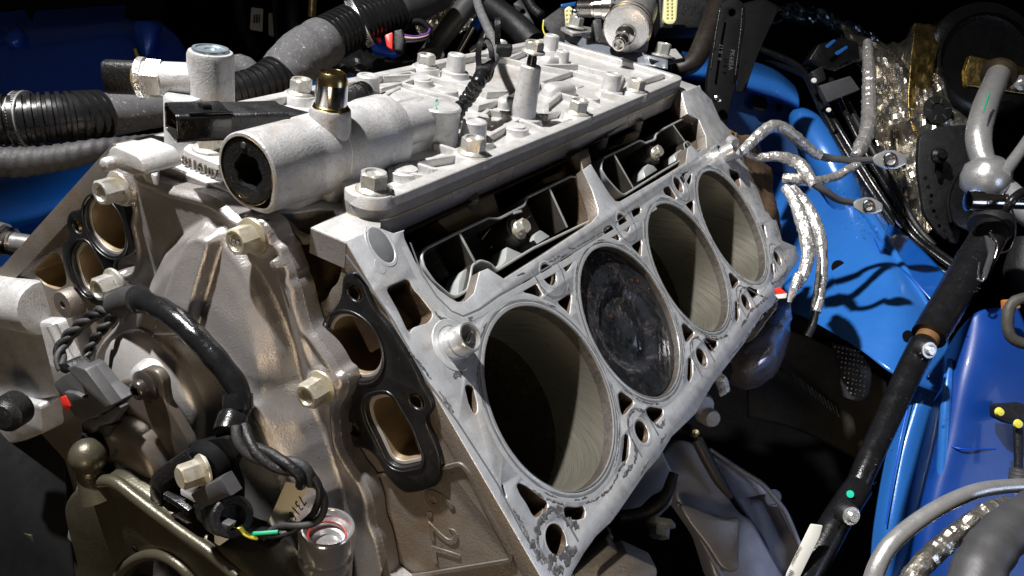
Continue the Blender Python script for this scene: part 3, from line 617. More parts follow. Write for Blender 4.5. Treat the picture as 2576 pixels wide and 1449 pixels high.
g = G(); slab(g, rl, Z, 11.2, [(inner, 5.3, False)], b=.9); g.build('cover_rim', m_cast, cov, smooth=40)
zz = lambda pts: [PZ(x, y, ZC) for x, y in pts]; nr_ = [0]
def ribs(pts, w_=3.4, zoff=0):
    P = zz(pts)
    for A_, B_ in zip(P[:-1], P[1:]):
        nr_[0] += 1; h = -.15 - .08 * (nr_[0] % 7) + zoff; d = nrm(B_ - A_); sd = np.cross(Z, d) * w_ / 2; A2, B2 = A_ - d * w_ * .45, B_ + d * w_ * .45
        g = G(); slab(g, [A2 - sd + Z * h, B2 - sd + Z * h, B2 + sd + Z * h, A2 + sd + Z * h], Z, 5.2 + h, b=.9); g.build('rib', m_cast, cov)
for q in ([(0, 480), (160, 440), (360, 490), (600, 560), (760, 612)], [(160, 440), (340, 372), (560, 432), (830, 512), (1045, 500)], [(40, 385), (340, 372)], [(760, 612), (950, 560), (1045, 500)], [(1045, 500), (1240, 430)],
          [(1240, 430), (1490, 347), (1860, 445), (1740, 512)], [(1240, 430), (1400, 520), (1640, 580), (1745, 625)], [(980, 250), (1230, 300), (1490, 347)], [(760, 250), (980, 250), (1130, 190)], [(1230, 300), (1540, 298), (1650, 330)], [(1130, 190), (1540, 298)],
          [(660, 790), (840, 645), (1045, 672), (1080, 715)], [(1080, 715), (830, 855), (745, 820)], [(1080, 715), (1310, 815)], [(1080, 715), (1460, 645), (1530, 660)], [(1045, 672), (1130, 560), (1240, 430)],
          [(440, 915), (660, 985)], [(250, 1052), (560, 1003), (660, 985)], [(210, 1040), (400, 1100), (560, 1120)], [(90, 1120), (210, 1040)], [(100, 1120), (410, 1172)], [(1740, 512), (1960, 560)], [(1650, 330), (1890, 387), (2030, 420), (2200, 370)], [(1890, 387), (1860, 445)], [(1745, 625), (1640, 700)], [(1400, 520), (1300, 600), (1290, 690)]):
    ribs(cB(q))
for q in ([(-60, 900), (240, 822), (345, 900), (300, 985)], [(345, 900), (700, 880)], [(1110, 792), (1480, 900), (1640, 965)], [(1110, 792), (940, 880)], [(960, 690), (1210, 652)], [(1210, 652), (1330, 690)], [(700, 830), (900, 870), (1110, 792)]):
    ribs(cF(q))
# machined lands where bosses and ribs meet
for (x_, y_, r_) in [(54, 122, 9), (56, -3, 9), (-52, 96, 11), (-50, 160, 9), (50, 78, 12), (44.5, 148, 13.5), (50.5, 282, 11), (-49.5, 204, 11), (-49, 362, 11)]:
    g = G(); lathe(g, (x_, y_, ZF - .2), Z, [(r_ + 1.2, 0), (r_, 2), (r_ * .96, 4.2), (r_ * .9, 4.6), (.01, 4.65)], 32); g.build('land', m_cast, cov)
def lump(c, ex, dims, h, name='raised_pad'):
    "soft rounded pad on the cover"
    ex = nrm(ex); ey = np.cross(Z, ex); g = G(); k = 36; t = np.linspace(0, 2 * np.pi, k, endpoint=False)
    for s_, hh in ((1, 0), (.96, h * .5), (.84, h * .85), (.62, h), (.3, h * 1.02)):
        for a in t:
            cx, sx = math.cos(a), math.sin(a); f = (abs(cx) ** 3.2 + abs(sx) ** 3.2) ** (-1 / 3.2)
            g.v.append(tuple(c + ex * cx * f * dims[0] / 2 * s_ + ey * sx * f * dims[1] / 2 * s_ + Z * hh))
    for s_ in range(4):
        for i in range(k): j = (i + 1) % k; g.f.append((s_ * k + i, s_ * k + j, (s_ + 1) * k + j, (s_ + 1) * k + i)); g.mi.append(0)
    g.f.append(tuple(4 * k + i for i in range(k))); g.mi.append(0); g.build(name, m_cast, cov, smooth=60)
def cyl(c, prof, name, mat=None, par=None, k=32, ax=Z, smooth=40):
    g = G(); lathe(g, c, ax, prof, k); return g.build(name, mat or m_cast, par or cov, smooth=smooth)
for (bx, by, r0, r1, h) in [(49.5, 76, 8.6, 7.6, 10), (-49.5, 204, 8, 7, 12), (50.5, 282, 8, 7, 12), (-49, 362, 8, 7, 12), (-49.5, 96, 8.6, 7.6, 10), (-20, 330, 7, 6, 8)]:
    cyl((bx, by, ZC - .3), [(r0 + 1.6, -5.2), (r0, -3), (r1, h), (r1 - .8, h + .7), (r1 * .62, h + .7), (r1 * .58, h + .2), (.01, h + .2)], 'boss')
for (bx, by, r_) in [(54, 122, 6.5), (57, -2, 6.5), (-50, 160, 7), (54, 240, 6), (30, 120, 5), (-20, 150, 8)]:
    cyl((bx, by, ZC - .2), [(r_ + 1, -5.2), (r_, -.4), (r_ * .94, .35), (.01, .4)], 'pad_disc')
lump(PZ(*cB([(1385, 540)])[0], ZF), (.3, 1, 0), (32, 17), 9); lump(PZ(*cB([(1345, 305)])[0], ZF), (.3, 1, 0), (32, 17), 9)
lump(PZ(*cF([(1230, 900)])[0], ZF), (.2, 1, 0), (50, 22), 4); lump(PZ(*cB([(985, 640)])[0], ZF), (.8, 1, 0), (16, 12), 7)
# pattern plate with raised figures
P0 = PZ(*cB([(1400, 455)])[0], ZF); g = G(); prism(g, rnd([P0 + Z * .9, P0 + X * 16 + Z * .9, P0 + X * 16 + Y * 12 + Z * .9, P0 + Y * 12 + Z * .9], 1, 2), Z, 1.2, .3); g.build('number_plate', m_cast, cov)
# tall tapered post and its long stud bolt
cyl((44.5, 148, ZC - 5.4), [(10.4, 0), (9.8, 1), (9, 3), (8.6, 6), (6.9, 38.7), (6.2, 39.4), (4, 39.4)], 'tall_post', m_castr)
cyl((44.5, 148, ZC + 34), [(3.3, 0), (3.3, 5), (2.9, 5.2), (2.9, 9)], 'stud_shank', m_blackg)
hexbolt('stud_bolt', (44.5, 148, ZC + 42.5), Z, 11.2, 7.5, 8.0, m_bolt, cov)
BY = [-41, 49.5, 188, 296]
for s_ in (1, -1):
    for k, y in enumerate(BY):
        if s_ < 0 and k == 0: continue
        x = (65.4, 66.2, 66.6, 66.3)[k] * s_
        cyl((x, y, ZC - .2), [(12.5, -5.2), (11.2, -.5), (10.5, .5), (.01, .55)], 'bolt_seat')
        hexbolt('cover_bolt', (x, y, ZC + .4), Z, 12.6, 9.6, 9.0, m_bolt, cov, rot=.2 + k * .35 + (0 if s_ > 0 else .5))
# left front pad with cast number and its bolt
g = G(); prism(g, rnd([np.array([a, b, 260.3]) for a, b in [(-42, -60), (-37, -69.5), (-31, -71), (16, -71), (20, -44), (-42, -44)]], 3, 4), Z, 9, .8); g.build('front_pad', m_cast, cov)
text('8116107', (-35.5, -71.3, 252.6), (1, -.02, 0), Z, 7.4, .5, m_block, cov, 'cast_number', 1.05)
hexbolt('cover_bolt', (-27.5, -59.5, 260.4), Z, 12.6, 9.6, 9.4, m_bolt, cov, rot=.5)
# pedestal under the connectors
cyl((-50, -57, 251.5), [(11, 0), (10.2, 2), (9.8, 30), (9, 31), (.01, 31)], 'pedestal', m_castr)
# horizontal barrel housing
bx, bz = 29.6, 273.6
def ring_sec(r, low):
    "barrel section: round above, square foot on the right below"
    out = []
    for t in np.linspace(0, 2 * np.pi, 56, endpoint=False):
        c_, s_ = math.cos(t), math.sin(t); x_, z_ = r * c_, r * s_
        if s_ < 0 and c_ > 0: f = (abs(c_) ** 5 + abs(s_) ** 5) ** (-1 / 5); f = 1 + (f - 1) * low; x_, z_ = r * c_ * f, r * s_ * f
        out.append((x_, z_))
    return out
g = G(); secs = [(-90, 16.2, .8), (-90, 17.6, .8), (-89.3, 18.3, .85), (-58, 18.4, .9), (-57, 18.1, .9), (-52, 18.1, 1), (-51, 18.7, 1), (-38, 18.9, 1), (-37.5, 19.3, 1), (-4, 19.3, 1), (-3, 20, 1), (12, 20, 1), (13.5, 18.8, 1), (14, 12, 1)]
for y_, r, lw in secs: g.v += [(bx + a, y_, bz + b) for a, b in ring_sec(r, lw)]
for s_ in range(len(secs) - 1):
    for i in range(56): j = (i + 1) % 56; g.f.append((s_ * 56 + i, s_ * 56 + j, (s_ + 1) * 56 + j, (s_ + 1) * 56 + i)); g.mi.append(0)
g.build('barrel_housing', m_castr, cov, smooth=35)
g = G(); box(g, (30, -19, 258), (X, Y, Z), (36, 62, 18), 4); g.build('barrel_foot', m_castr, cov)
g = G(); lathe(g, (28, -60, 257), -Y, [(14, -20), (14, 8), (10, 16), (4, 19), (.01, 19.5)], 30); g.build('under_lobe', m_castr, cov, smooth=60)
g = G(); lathe(g, (bx, -90.3, bz), Y, [(16.4, .2), (16.2, 0), (15.8, 0), (15.7, 2)], 48); g.f = [f for f in g.f if len(f) == 4]; g.mi = g.mi[:len(g.f)]; g.build('bore_edge', m_steelg, cov)
pc = G(); n_ = 48
prf = [15.7, 15.2, 9.0]
def lob(a, r): return r * (1 + .07 * math.cos(6 * a + .4))
t = np.linspace(0, 2 * np.pi, n_, endpoint=False)
for rr, yy, lb in ((15.7, -89.2, 0), (15.0, -89.9, 0), (8.3, -89.7, 1), (7.9, -88, 1), (7.6, -70, 1)):
    for a in t: r_ = lob(a, rr) if lb else rr; pc.v.append((bx + r_ * math.cos(a) + .8 * lb, yy, bz + r_ * math.sin(a) + 0 * lb))
for s_ in range(4):
    for i in range(n_): j = (i + 1) % n_; pc.f.append((s_ * n_ + i, s_ * n_ + j, (s_ + 1) * n_ + j, (s_ + 1) * n_ + i)); pc.mi.append(0)
pc.mi = [0] * (2 * n_) + [1] * (len(pc.f) - 2 * n_); pc.f.append(tuple(4 * n_ + i for i in range(n_))); pc.mi.append(1); pl = pc.build('barrel_plug', [m_black, m_blackd], cov, smooth=40)
g = G(); box(g, (bx + .5, -88.9, bz - 8.2), (X, Y, Z), (8.5, 1.2, .8), .2); g.build('plug_tab', m_blackg, pl)
cyl((bx - 2, -89.8, bz + 12), [(1.6, 0), (1.4, .5), (.01, .5)], 'plug_dot', m_grey, pl, 16, -Y)
# passage block behind the barrel, ending in a round column
g = G(); box(g, (26, 36, 266), (X, Y, Z), (24, 56, 30), 3); g.build('passage_block', m_castr, cov)
g = G(); lathe(g, (29, 14, 271.5), Y, [(11.8, 0), (11.8, 44), (8, 46)], 40); g.build('passage_tube', m_castr, cov, smooth=50)
cyl((33, 59, 252), [(14.4, 0), (14, 14), (13.6, 26.5), (14.1, 27.2), (14, 28.6), (13, 29.6), (.01, 29.8)], 'end_column', m_castr)
g = G(); tube(g, [(27, 66, 281.9), (31, 58, 282.1), (38, 50, 282.0)], .45, 6); tube(g, [(25, 60, 281.9), (30, 57, 282.1)], .4, 6); tube(g, [(29, 64, 281.9), (34, 57, 282.1)], .3, 6); g.build('green_mark', m_green, cov)
g = G(); box(g, (8, 30, 258), (X, Y, Z), (16, 50, 10), 3); g.build('passage_shelf', m_cast, cov)
# gasket line under the cover
g = G(); q = rnd(lp, 6, 4).copy(); q[:, 2] = 251.95
e1, e2, n = frame(Z); o = q[0]; q2 = np.stack([(q - o) @ e1, (q - o) @ e2], 1); q2 = offset(q2 if area2(q2) > 0 else q2[::-1], -.4); slab(g, o + q2[:, :1] * e1 + q2[:, 1:] * e2, Z, 1.0, b=.2); g.build('cover_gasket', m_gasm, cov)
# ================================================================== nozzle pressed into the barrel
nz = empty('nozzle', (35, -40, 296), 'heat-stained shiny steel nozzle standing on the barrel housing', 'nozzle')
cyl((35, -40, 283), [(11, 0), (10.2, 10), (9.9, 13.2), (9.5, 13.8), (8.6, 13.8), (8.5, 12)], 'collar', m_castr, nz, 40)
cyl((35, -40, 296.3), [(8.8, 0), (9.0, .6), (8.2, 1.1), (8.6, 1.7), (8.0, 2.3)], 'brass_ring', m_steelg, nz, 40)
cyl((35, -40, 297.5), [(7.6, 0), (7.8, .6), (7.8, 11.6)], 'tube', m_steel, nz, 44)
g = G(); lathe(g, (35, -40, 309.1), Z, [(7.8, 0), (7.6, 1.8), (7.0, 3.6), (6.2, 5.2), (5.9, 5.5), (5.6, 5.2), (5.5, -6), (.01, -6.1)], 44); g.build('mouth', m_steelg, nz, smooth=70)
# ================================================================== oil pressure sensor stem
st = empty('oil_gallery_plug', (-47, -41, 262), 'tall cast aluminium stem with round blue-grey plug behind the black connectors', 'sensor housing')
cyl((-47, -41, 260), [(13, 0), (12.4, 3), (12.0, 43), (11.2, 44.8), (9.6, 45.2), (.01, 45.2)], 'stem', m_castr, st, 44)
cyl((-47, -41, 304.9), [(9.3, 0), (9.5, .9), (9.2, 1.7), (7.6, 1.9), (7.2, 1.2), (3.2, 1.2), (2.8, .6), (.01, .6)], 'round_plug', M('blue_zinc', (0.36, 0.43, 0.48), .7, .3, .2, 90, .1, .1), st, 40)
A0 = PZ(504, 215, 287); A1 = PZ(392, 235, 285); dA = nrm(A0 - A1); cA0 = np.array([-47, -41, 289.0])
dA = nrm(np.array([-1.0, -.62, -.12])); 
cyl(cA0 + dA * 8, [(9.2, 0), (9.2, 16), (8.6, 17)], 'side_arm', m_castr, st, 36, dA)
sn = empty('pressure_sensor', cA0 + dA * 25, 'pressure sensor with hex nut, clear ring and black oval plug, left of the stem', 'sensor')
g = G(); lathe(g, cA0 + dA * 24, dA, [(9.4, 0), (10.6, .8), (10.6, 8), (9.6, 9)], 6, a0=.4); g.build('hex_nut', m_alu, sn, smooth=20)
cyl(cA0 + dA * 33, [(9.2, 0), (11, 1), (11.2, 4), (10.2, 5), (8.8, 4.6)], 'clear_ring', m_foil, sn, 36, dA)
cyl(cA0 + dA * 36, [(9.2, 0), (9.0, 2.5), (7.6, 3.5), (.01, 3.5)], 'amber_collar', m_amber, sn, 36, dA)
e2_ = nrm(np.cross(Z, dA)); e3_ = np.cross(dA, e2_); cc = cA0 + dA * 38
ov = [cc + dA * 17 + e2_ * 5.6 * math.copysign(abs(math.cos(a)) ** .6, math.cos(a)) + e3_ * 8.8 * math.copysign(abs(math.sin(a)) ** .75, math.sin(a)) for a in np.linspace(0, 2 * np.pi, 36, endpoint=False)]
ovi = [cc + dA * 17 + (p - cc - dA * 17) * .82 for p in ov]
g = G(); slab(g, ov, dA, 18, [(ovi, 12)], b=.5); g.build('oval_plug', m_black, sn)
# ================================================================== black rectangular connector lying across
mp = empty('black_connector', (-40, -60, 288), 'long black two-part connector with an open mouth, lying in front of the stem', 'connector')
zt = 292.5
Q = [PZ(*q, zt) for q in cA([(150, 30), (355, 178), (1335, 138), (1190, 15)])]
ctr = sum(Q) / 4; dl = nrm((Q[3] + Q[2]) / 2 - (Q[0] + Q[1]) / 2); wv = nrm(np.cross(Z, dl)); wd_ = (abs((Q[0] - Q[1]) @ wv) + abs((Q[3] - Q[2]) @ wv)) / 2 * .96; ln_ = ((Q[3] + Q[2]) / 2 - (Q[0] + Q[1]) / 2) @ dl
f0 = (Q[0] + Q[1]) / 2; hgt = 12.5; up2 = Z
def sect(c, w_, h_, r=2.5): return rnd([c + wv * w_ / 2 + up2 * 0, c - wv * w_ / 2, c - wv * w_ / 2 - Z * h_, c + wv * w_ / 2 - Z * h_], r, 5)
g = G(); o_ = sect(f0, wd_, hgt + 1.5, 3.2); i_ = sect(f0 - Z * 1.2, wd_ - 2.6, hgt - .9, 2.8); slab(g, o_, -dl, ln_ * .47, [(i_, 14)], b=.5, bottom=True, mih=1); g.build('socket_shell', [m_blackg, m_blackd], mp)
g = G(); slab(g, sect(f0 + dl * ln_ * .45 - Z * .6, wd_ - 1.6, hgt - .2, 2), -dl, ln_ * .55, b=.5, bottom=True); g.build('sensor_body', m_black, mp)
e_ = f0 + dl * ln_; g = G(); prism(g, [e_ + wv * (wd_ / 2 - 2) - Z * 2, e_ + dl * 15 - wv * (wd_ / 2 - 1) - Z * 9, e_ - wv * (wd_ / 2 - 1) - Z * 2], Z, 8, .4); g.build('mounting_ear', m_black, mp)
g = G(); ct = f0 + dl * 13 + wv * 1; prism(g, [ct + Z * 2, ct + dl * 5 + Z * 2.4, ct + dl * 5 - wv * 5 + Z * 2.4, ct + dl * 1 - wv * 5 + Z * 1], Z, 2.6, .3); g.build('latch_tab', m_blackg, mp)
g = G(); box(g, f0 + dl * ln_ * .3 - wv * (wd_ / 2 - 1.5) + Z * .2, (wv, dl, Z), (1.2, ln_ * .38, .9), .2); g.build('latch_rail', m_blackg, mp)
for k in range(3):
    g = G(); tube(g, [f0 + wv * (k - 1) * 3.4 - Z * 7 + dl * 1.5, f0 + wv * (k - 1) * 3.4 - Z * 7 + dl * 13], .5, 6, 1); g.build('pin', m_steelg, mp)
# ================================================================== conduit, wires and ties on the cover
def corr(amp, pitch): return lambda s, a: 1 + amp * math.copysign(abs(math.sin(math.pi * s / pitch)) ** .6, math.sin(math.pi * s / pitch))
cpts = [PZ(1140, 305, 262), PZ(1157, 274, 268), PZ(1180, 243, 277), PZ(1203, 207, 288)]
d0 = cpts[-1]; cpts2 = cpts + [PC(1222, 160, 560), PC(1238, 135, 575)]
cg = G(); P = resample(cpts + [PC(1212, 190, 545)], .8); tube(cg, P, 4.6, 16, 1, rf=lambda s, a: 1 + (.10 if math.sin(s * 2 * math.pi / 4.2) > 0 else -.08))
cnd = empty('wire_conduit', cpts[0], 'black split conduit rising off the cover behind the end column, tied twice', 'cable')
cg.build('corrugated_sleeve', m_blackg, cnd, smooth=50)
g = G(); P = resample([PC(1210, 192, 545), PC(1228, 168, 558), PC(1246, 138, 580), PC(1242, 105, 600), PC(1222, 60, 630), PC(1205, 20, 660), PC(1196, -15, 690)], 2.0); tube(g, P, [4.6 - 1.2 * min(1, i / 30) for i in range(len(P))], 12, 1); g.build('taped_cable', m_sleeve, cnd)
c1 = PC(1221, 150, 552); dx = nrm(PC(1240, 150, 552) - c1)
g = G(); lathe(g, c1 - Z * 0, nrm(dx * .9 + nrm(CAM - c1) * .5), [(8.5, -2), (9.3, -2), (9.3, 2), (8.5, 2), (8.5, -2)], 28, ell=1.5); g.f = [f for f in g.f if len(f) == 4]; g.mi = g.mi[:len(g.f)]; g.build('clip_ring', m_blackg, cnd)
g = G(); box(g, PC(1216, 185, 548), (dx, Z, np.cross(dx, Z)), (11, 11, 10), 2); g.build('clip_base', m_black, cnd)
g = G(); box(g, PC(1268, 128, 575), (dx, Z, np.cross(dx, Z)), (11, 8, 8), 1.5); g.build('clip_base', m_black, cnd)
g = G(); lathe(g, PC(1252, 85, 590), nrm(dx), [(7, -2), (8, -2), (8, 2), (7, 2), (7, -2)], 24, ell=1.4); g.f = [f for f in g.f if len(f) == 4]; g.mi = g.mi[:len(g.f)]; g.build('clip_ring', m_blackg, cnd)
# knock sensor pigtail behind the barrel
pg = empty('pigtail_connector', PZ(900, 262, 263), 'small black corrugated connector with loose coloured wires behind the nozzle', 'connector')
g = G(); P = resample([PZ(868, 256, 276), PZ(886, 246, 276), PZ(902, 240, 276)], .7); tube(g, P, 6.5, 20, 1, rf=lambda s, a: 1 + (.10 if math.sin(s * 2 * math.pi / 2.6) > 0 else -.06)); g.build('boot', m_black, pg)
dd = nrm(P[-1] - P[0]); g = G(); lathe(g, P[-1], dd, [(6, 0), (7.6, 1), (7.6, 6), (6, 7), (.01, 7)], 24); g.build('cap', m_blackg, pg)
g = G(); prism(g, [PZ(*q, 270) for q in cF([(690, 1000), (760, 1020), (740, 960), (715, 930)])], Z, 5, .4); g.build('wedge', m_black, pg)
g = G(); prism(g, [PZ(*q, 270) for q in cF([(770, 1022), (830, 1018), (800, 975)])], Z, 4, .4); g.build('red_clip', m_red, pg)
for k, (mt, pts) in enumerate([(m_black, [(800, 850), (860, 845), (940, 900), (1010, 960), (1080, 1010)]), (m_tape, [(805, 860), (850, 858), (920, 905), (1000, 975), (1085, 1015)]), (m_pink, [(800, 905), (880, 925), (970, 960), (1085, 1018)]), (m_green, [(775, 955), (880, 985), (980, 1010), (1085, 1030)]), (m_white, [(800, 880), (870, 900), (960, 950), (1085, 1012)]), (m_paleyel, [(840, 965), (940, 990), (1090, 1025)])]):
    g = G(); tube(g, [PZ(x, y, 268 + (3 if k < 2 else 0) - i * .6) for i, (x, y) in enumerate(cF(pts))], .8, 8); g.build('wire', mt, pg)
g = G(); tube(g, [PZ(*q, 266) for q in cF([(1080, 1012), (1150, 1005), (1260, 1000)])], [2.4, 2.8, 2.6], 12); g.build('crimp', m_blackg, pg)
# ================================================================== TIMING COVER (relief)
tc = empty('timing_cover', (0, -88, 150), 'dull greyish-brown cast timing cover with round bulge on the front of the block', 'engine cover')
Yb = -77.7
def xz(pts, y=-88): return np.array([PY(px, py, y)[[0, 2]] for px, py in pts])
outl0 = xz([(262, 408), (268, 385), (284, 374), (305, 372), (325, 380), (343, 392), (352, 425), (362, 447), (430, 470), (510, 490), (552, 509), (594, 545), (619, 552), (641, 546), (666, 552), (686, 570), (699, 601), (716, 623), (722, 640), (738, 680), (742, 700), (752, 722), (763, 766), (780, 823), (800, 853), (833, 900), (850, 930), (866, 945), (873, 975), (864, 1005), (850, 1030), (852, 1080), (859, 1126), (892, 1183), (915, 1213), (935, 1266), (942, 1316), (959, 1366), (975, 1449), (990, 1560), (150, 1560), (180, 1300), (235, 1000), (243, 880), (300, 800), (262, 745), (256, 712), (276, 690), (305, 682), (333, 672), (342, 640), (338, 600), (329, 560), (333, 520), (300, 520), (272, 500), (268, 470), (283, 448), (275, 430)]); outl = crv([(a, 0, b) for a, b in outl0], 4)[:, [0, 2]]
st_ = 1.05
gx = np.arange(-135, 128, st_); gz = np.arange(-40, 264, st_); GX, GZ = np.meshgrid(gx, gz)
d = sdf(GX, GZ, outl)
H = 8.6 + 2.4 * sst(d, 0, 1.9)
# rounded bead along the edge
H += 1.6 * np.exp(-((d - 3.2) / 1.5) ** 2)
bul = xz(crop(0, 1, [(1080, 760), (1110, 640), (1190, 470), (1310, 340), (1480, 232), (1610, 285), (1720, 400), (1850, 560), (1980, 780), (2080, 1000), (2150, 1200), (2205, 1449)]) + [(800, 1120), (840, 1240), (860, 1449), (150, 1500), (180, 1250), (240, 1000), (330, 820)], -95)
db = sdf(GX, GZ, bul)
H = np.where(d > 0, H + 5.5 * sst(db, -1.5, 5) + 2.5 * sst(db, 5, 45) + .17 * np.clip(238 - GZ, 0, 62) * sst(db, 0, 14), H)
# pillar rib
rib = xz(crop(0, 1, [(1338, 430), (1372, 352), (1450, 320), (1540, 335), (1574, 380), (1560, 600), (1538, 850), (1525, 1050), (1255, 1050), (1290, 700)]), -102)
dr_ = sdf(GX, GZ, rib); H = H + 6.5 * sst(dr_, -1.2, 3.0) * sst(d, 2, 8)
# swooping shoulders on the right and a low web
def ridge(pts, y, hgt, wid):
    global H
    q = crv([(a[0], 0, a[1]) for a in xz(pts, y)], 10, False)[:, [0, 2]]; dd = np.full(GX.shape, 1e9)
    for a in q: dd = np.minimum(dd, np.hypot(GX - a[0], GZ - a[1]))
    H = H + hgt * np.exp(-(dd / wid) ** 2) * sst(d, 1, 5)
ridge(crop(0, 1, [(2120, 690), (2180, 850), (2230, 1040), (2290, 1240), (2380, 1400)]), -92, 2.6, 2.4)
ridge([(700, 1000), (735, 1090), (770, 1180), (790, 1270), (800, 1400)], -95, 2.2, 4.5)
ridge([(640, 940), (700, 1010), (760, 1060)], -95, 1.6, 5)
ridge([(600, 1200), (640, 1290), (690, 1380)], -95, 2.5, 8)
ridge([(575, 885), (620, 935), (665, 1010), (700, 1080), (730, 1180), (790, 1330)], -100, 3.5, 3.2)
# bolt bosses
bosses = [((640, 592), 11.5, 12.5), ((812, 972), 11, 12.5), ((303, 472), 11, 12.5), ((292, 712), 10.5, 12.5)]
bp_ = []
for (px, py), r_, h_ in bosses:
    c = PY(px, py, Yb - h_); bp_.append((c, h_)); dd = np.hypot(GX - c[0], GZ - c[2]); H = np.where(dd < r_ + 4, smax(H, (h_ + .8) * (1 - sst(dd, r_ - 1.2, r_ + 1.0)), 1.0), H)
# alignment pin bump
c = PY(707, 660, -88); dd = np.hypot(GX - c[0], GZ - c[2]); H = np.maximum(H, 15.5 * (1 - sst(dd, 2.6, 4.0)))
# main dome
dc = PY(406, 988, -104); dd = np.hypot(GX - dc[0], GZ - dc[2]); R_ = 37.5; tt = dd / R_
dome = 44 - 11.5 * np.clip(tt, 0, 1.2) ** 2.2 - 30 * np.clip((tt - .93) / .10, 0, 1) ** 2
H = np.where(tt < 1.15, smax(H, dome, 1.5), H)
g = G(); lathe(g, (dc[0], Yb, dc[2]), -Y, [(38.6, 18), (38.4, 31), (37.2, 34.2), (34.4, 35.8), (27, 39.4), (18, 42.6), (9, 44.5), (.01, 45.0)], 96); g.build('round_dome', M('lit_dome_casting', (0.43, 0.415, 0.405), .4, .36, .10, 22, .08, .3, 900, [(26, .56, .72, (0.36, 0.29, 0.19), .5), (600, .66, .69, (0.1, .08, .06), .7)]), tc, smooth=70)  # dome wears a paler copy of the cover casting to look lit
# upper left ear sits thicker
gzd, gxd = np.gradient(d, st_); gl = np.hypot(gxd, gzd) + 1e-6; mv = (d < 0) & (d > -2 * st_); GX = np.where(mv, GX - d * gxd / gl, GX); GZ = np.where(mv, GZ - d * gzd / gl, GZ)
H = np.where(d <= 0, 8.6, H)
Pf = np.stack([GX, Yb - H, GZ], -1); dok = d > -1.0 * st_; keep = dok[:-1, :-1] & dok[1:, :-1] & dok[:-1, 1:] & dok[1:, 1:]
g0 = G(); slab(g0, [np.array([a, Yb - 8.6, b]) for a, b in outl], -Y, 8.4, b=0); g0.build('cover_flange', m_front, tc, smooth=60)
g = G(); field(g, Pf, len(gx), len(gz), keep); g.build('cover_casting', m_front, tc, smooth=0, recalc=False); ob = tc.children[-1] if tc.children else None
me = [o for o in bpy.data.objects if o.name == 'cover_casting'][0].data; me.polygons.foreach_set('use_smooth', [True] * len(me.polygons)); bm = bmesh.new(); bm.from_mesh(me); bmesh.ops.delete(bm, geom=[v for v in bm.verts if not v.link_faces], context='VERTS'); bm.to_mesh(me); bm.free()
me2 = me
for k, (c, h_) in enumerate(bp_):
    mt = m_boltg if k in (0, 1) else m_bolt
    b_ = hexbolt('cover_bolt', (c[0], Yb - h_ - .8, c[2]), -Y + np.array([0, 0, .0]), 12.2, 11.5, 9.2, mt, tc, dish=True, rot=.35 + k)
    if k == 0: text('10.9', b_ and (c[0] - 3.6, Yb - h_ - 12.2, c[2] - 1.2), (1, 0, 0), (0, 0, 1), 3.6, .15, m_castr, b_, 'grade_mark')
# thick ear, top left
g = G(); prism(g, rnd([PY(x, y, -100) for x, y in crop(0, 0, [(805, 1130), (850, 1100), (960, 1145), (1040, 1180), (1085, 1260), (1100, 1320), (1000, 1330), (880, 1280), (830, 1220)])], 2.5, 3), -Y, 22, 1.6); g.build('mounting_ear', m_cast, tc)
pz = PY(*crop(0, 0, [(825, 1235)])[0], -101); g = G(); lathe(g, pz, -Y, [(3.6, -3), (3.6, 1), (3.4, 2.6), (2.6, 3.6), (1, 3.9), (.01, 3.9)], 20); g.build('dowel_nub', m_cast, tc, smooth=60)
g = G(); prism(g, rnd([PZ(x, y, 256) for x, y in crop(0, 0, [(1050, 1150), (1140, 1135), (1200, 1165), (1205, 1230), (1190, 1330), (1100, 1300), (1060, 1230)])], 2, 3), Z, 5, .8); g.build('casting_gate', m_castr, tc)
# gasket line on the right edge
for a in range(1):
    g = G(); P = resample([PY(x, y, -77.6) for x, y in [(748, 700), (757, 735), (768, 790), (785, 835), (800, 865), (830, 905), (850, 935)]], 2); tube(g, P, 1.0, 8, 1); g.build('edge_seal', m_gasm, tc)
    g = G(); P = resample([PY(x, y, -77.6) for x, y in [(862, 1135), (893, 1190), (918, 1225), (938, 1275), (946, 1330)]], 2); tube(g, P, 1.0, 8, 1); g.build('edge_seal', m_gasm, tc)
# cam phaser plate and its bolts
cD = lambda pts: [(191.7 + x / 2.52, 702.8 + y / 2.52) for x, y in pts]
pd = PY(350, 1150, -126); fp = empty('phaser_cover', pd, 'dark round-drummed cover plate screwed over the lower left of the timing cover dome', 'cover plate')
L = rnd([PY(x, y, -124.8) for x, y in cD([(180, 700), (250, 655), (375, 635), (385, 590), (430, 562), (500, 580), (545, 640), (552, 720), (565, 790), (640, 900), (722, 1045), (730, 1150), (650, 1320), (430, 1430), (200, 1320), (140, 1120), (160, 1010), (120, 960), (100, 900), (150, 800)])], 4, 4)
g = G(); slab(g, L, -Y, 5, b=1.4); g.build('flange', m_disc, fp, smooth=50)
g = G(); lathe(g, pd + Y * 4, -Y, [(25.5, 0), (25, 8), (23.5, 12), (20.5, 14.5), (15, 15.6), (.01, 16)], 72); g.build('drum', m_disc, fp, smooth=60)
text('GM 12678', pd + np.array([-9, -12.1, -4]), (.5, 0, .8), (-.8, 0, .5), 4.0, .12, m_grey, fp, 'stamped_figures')
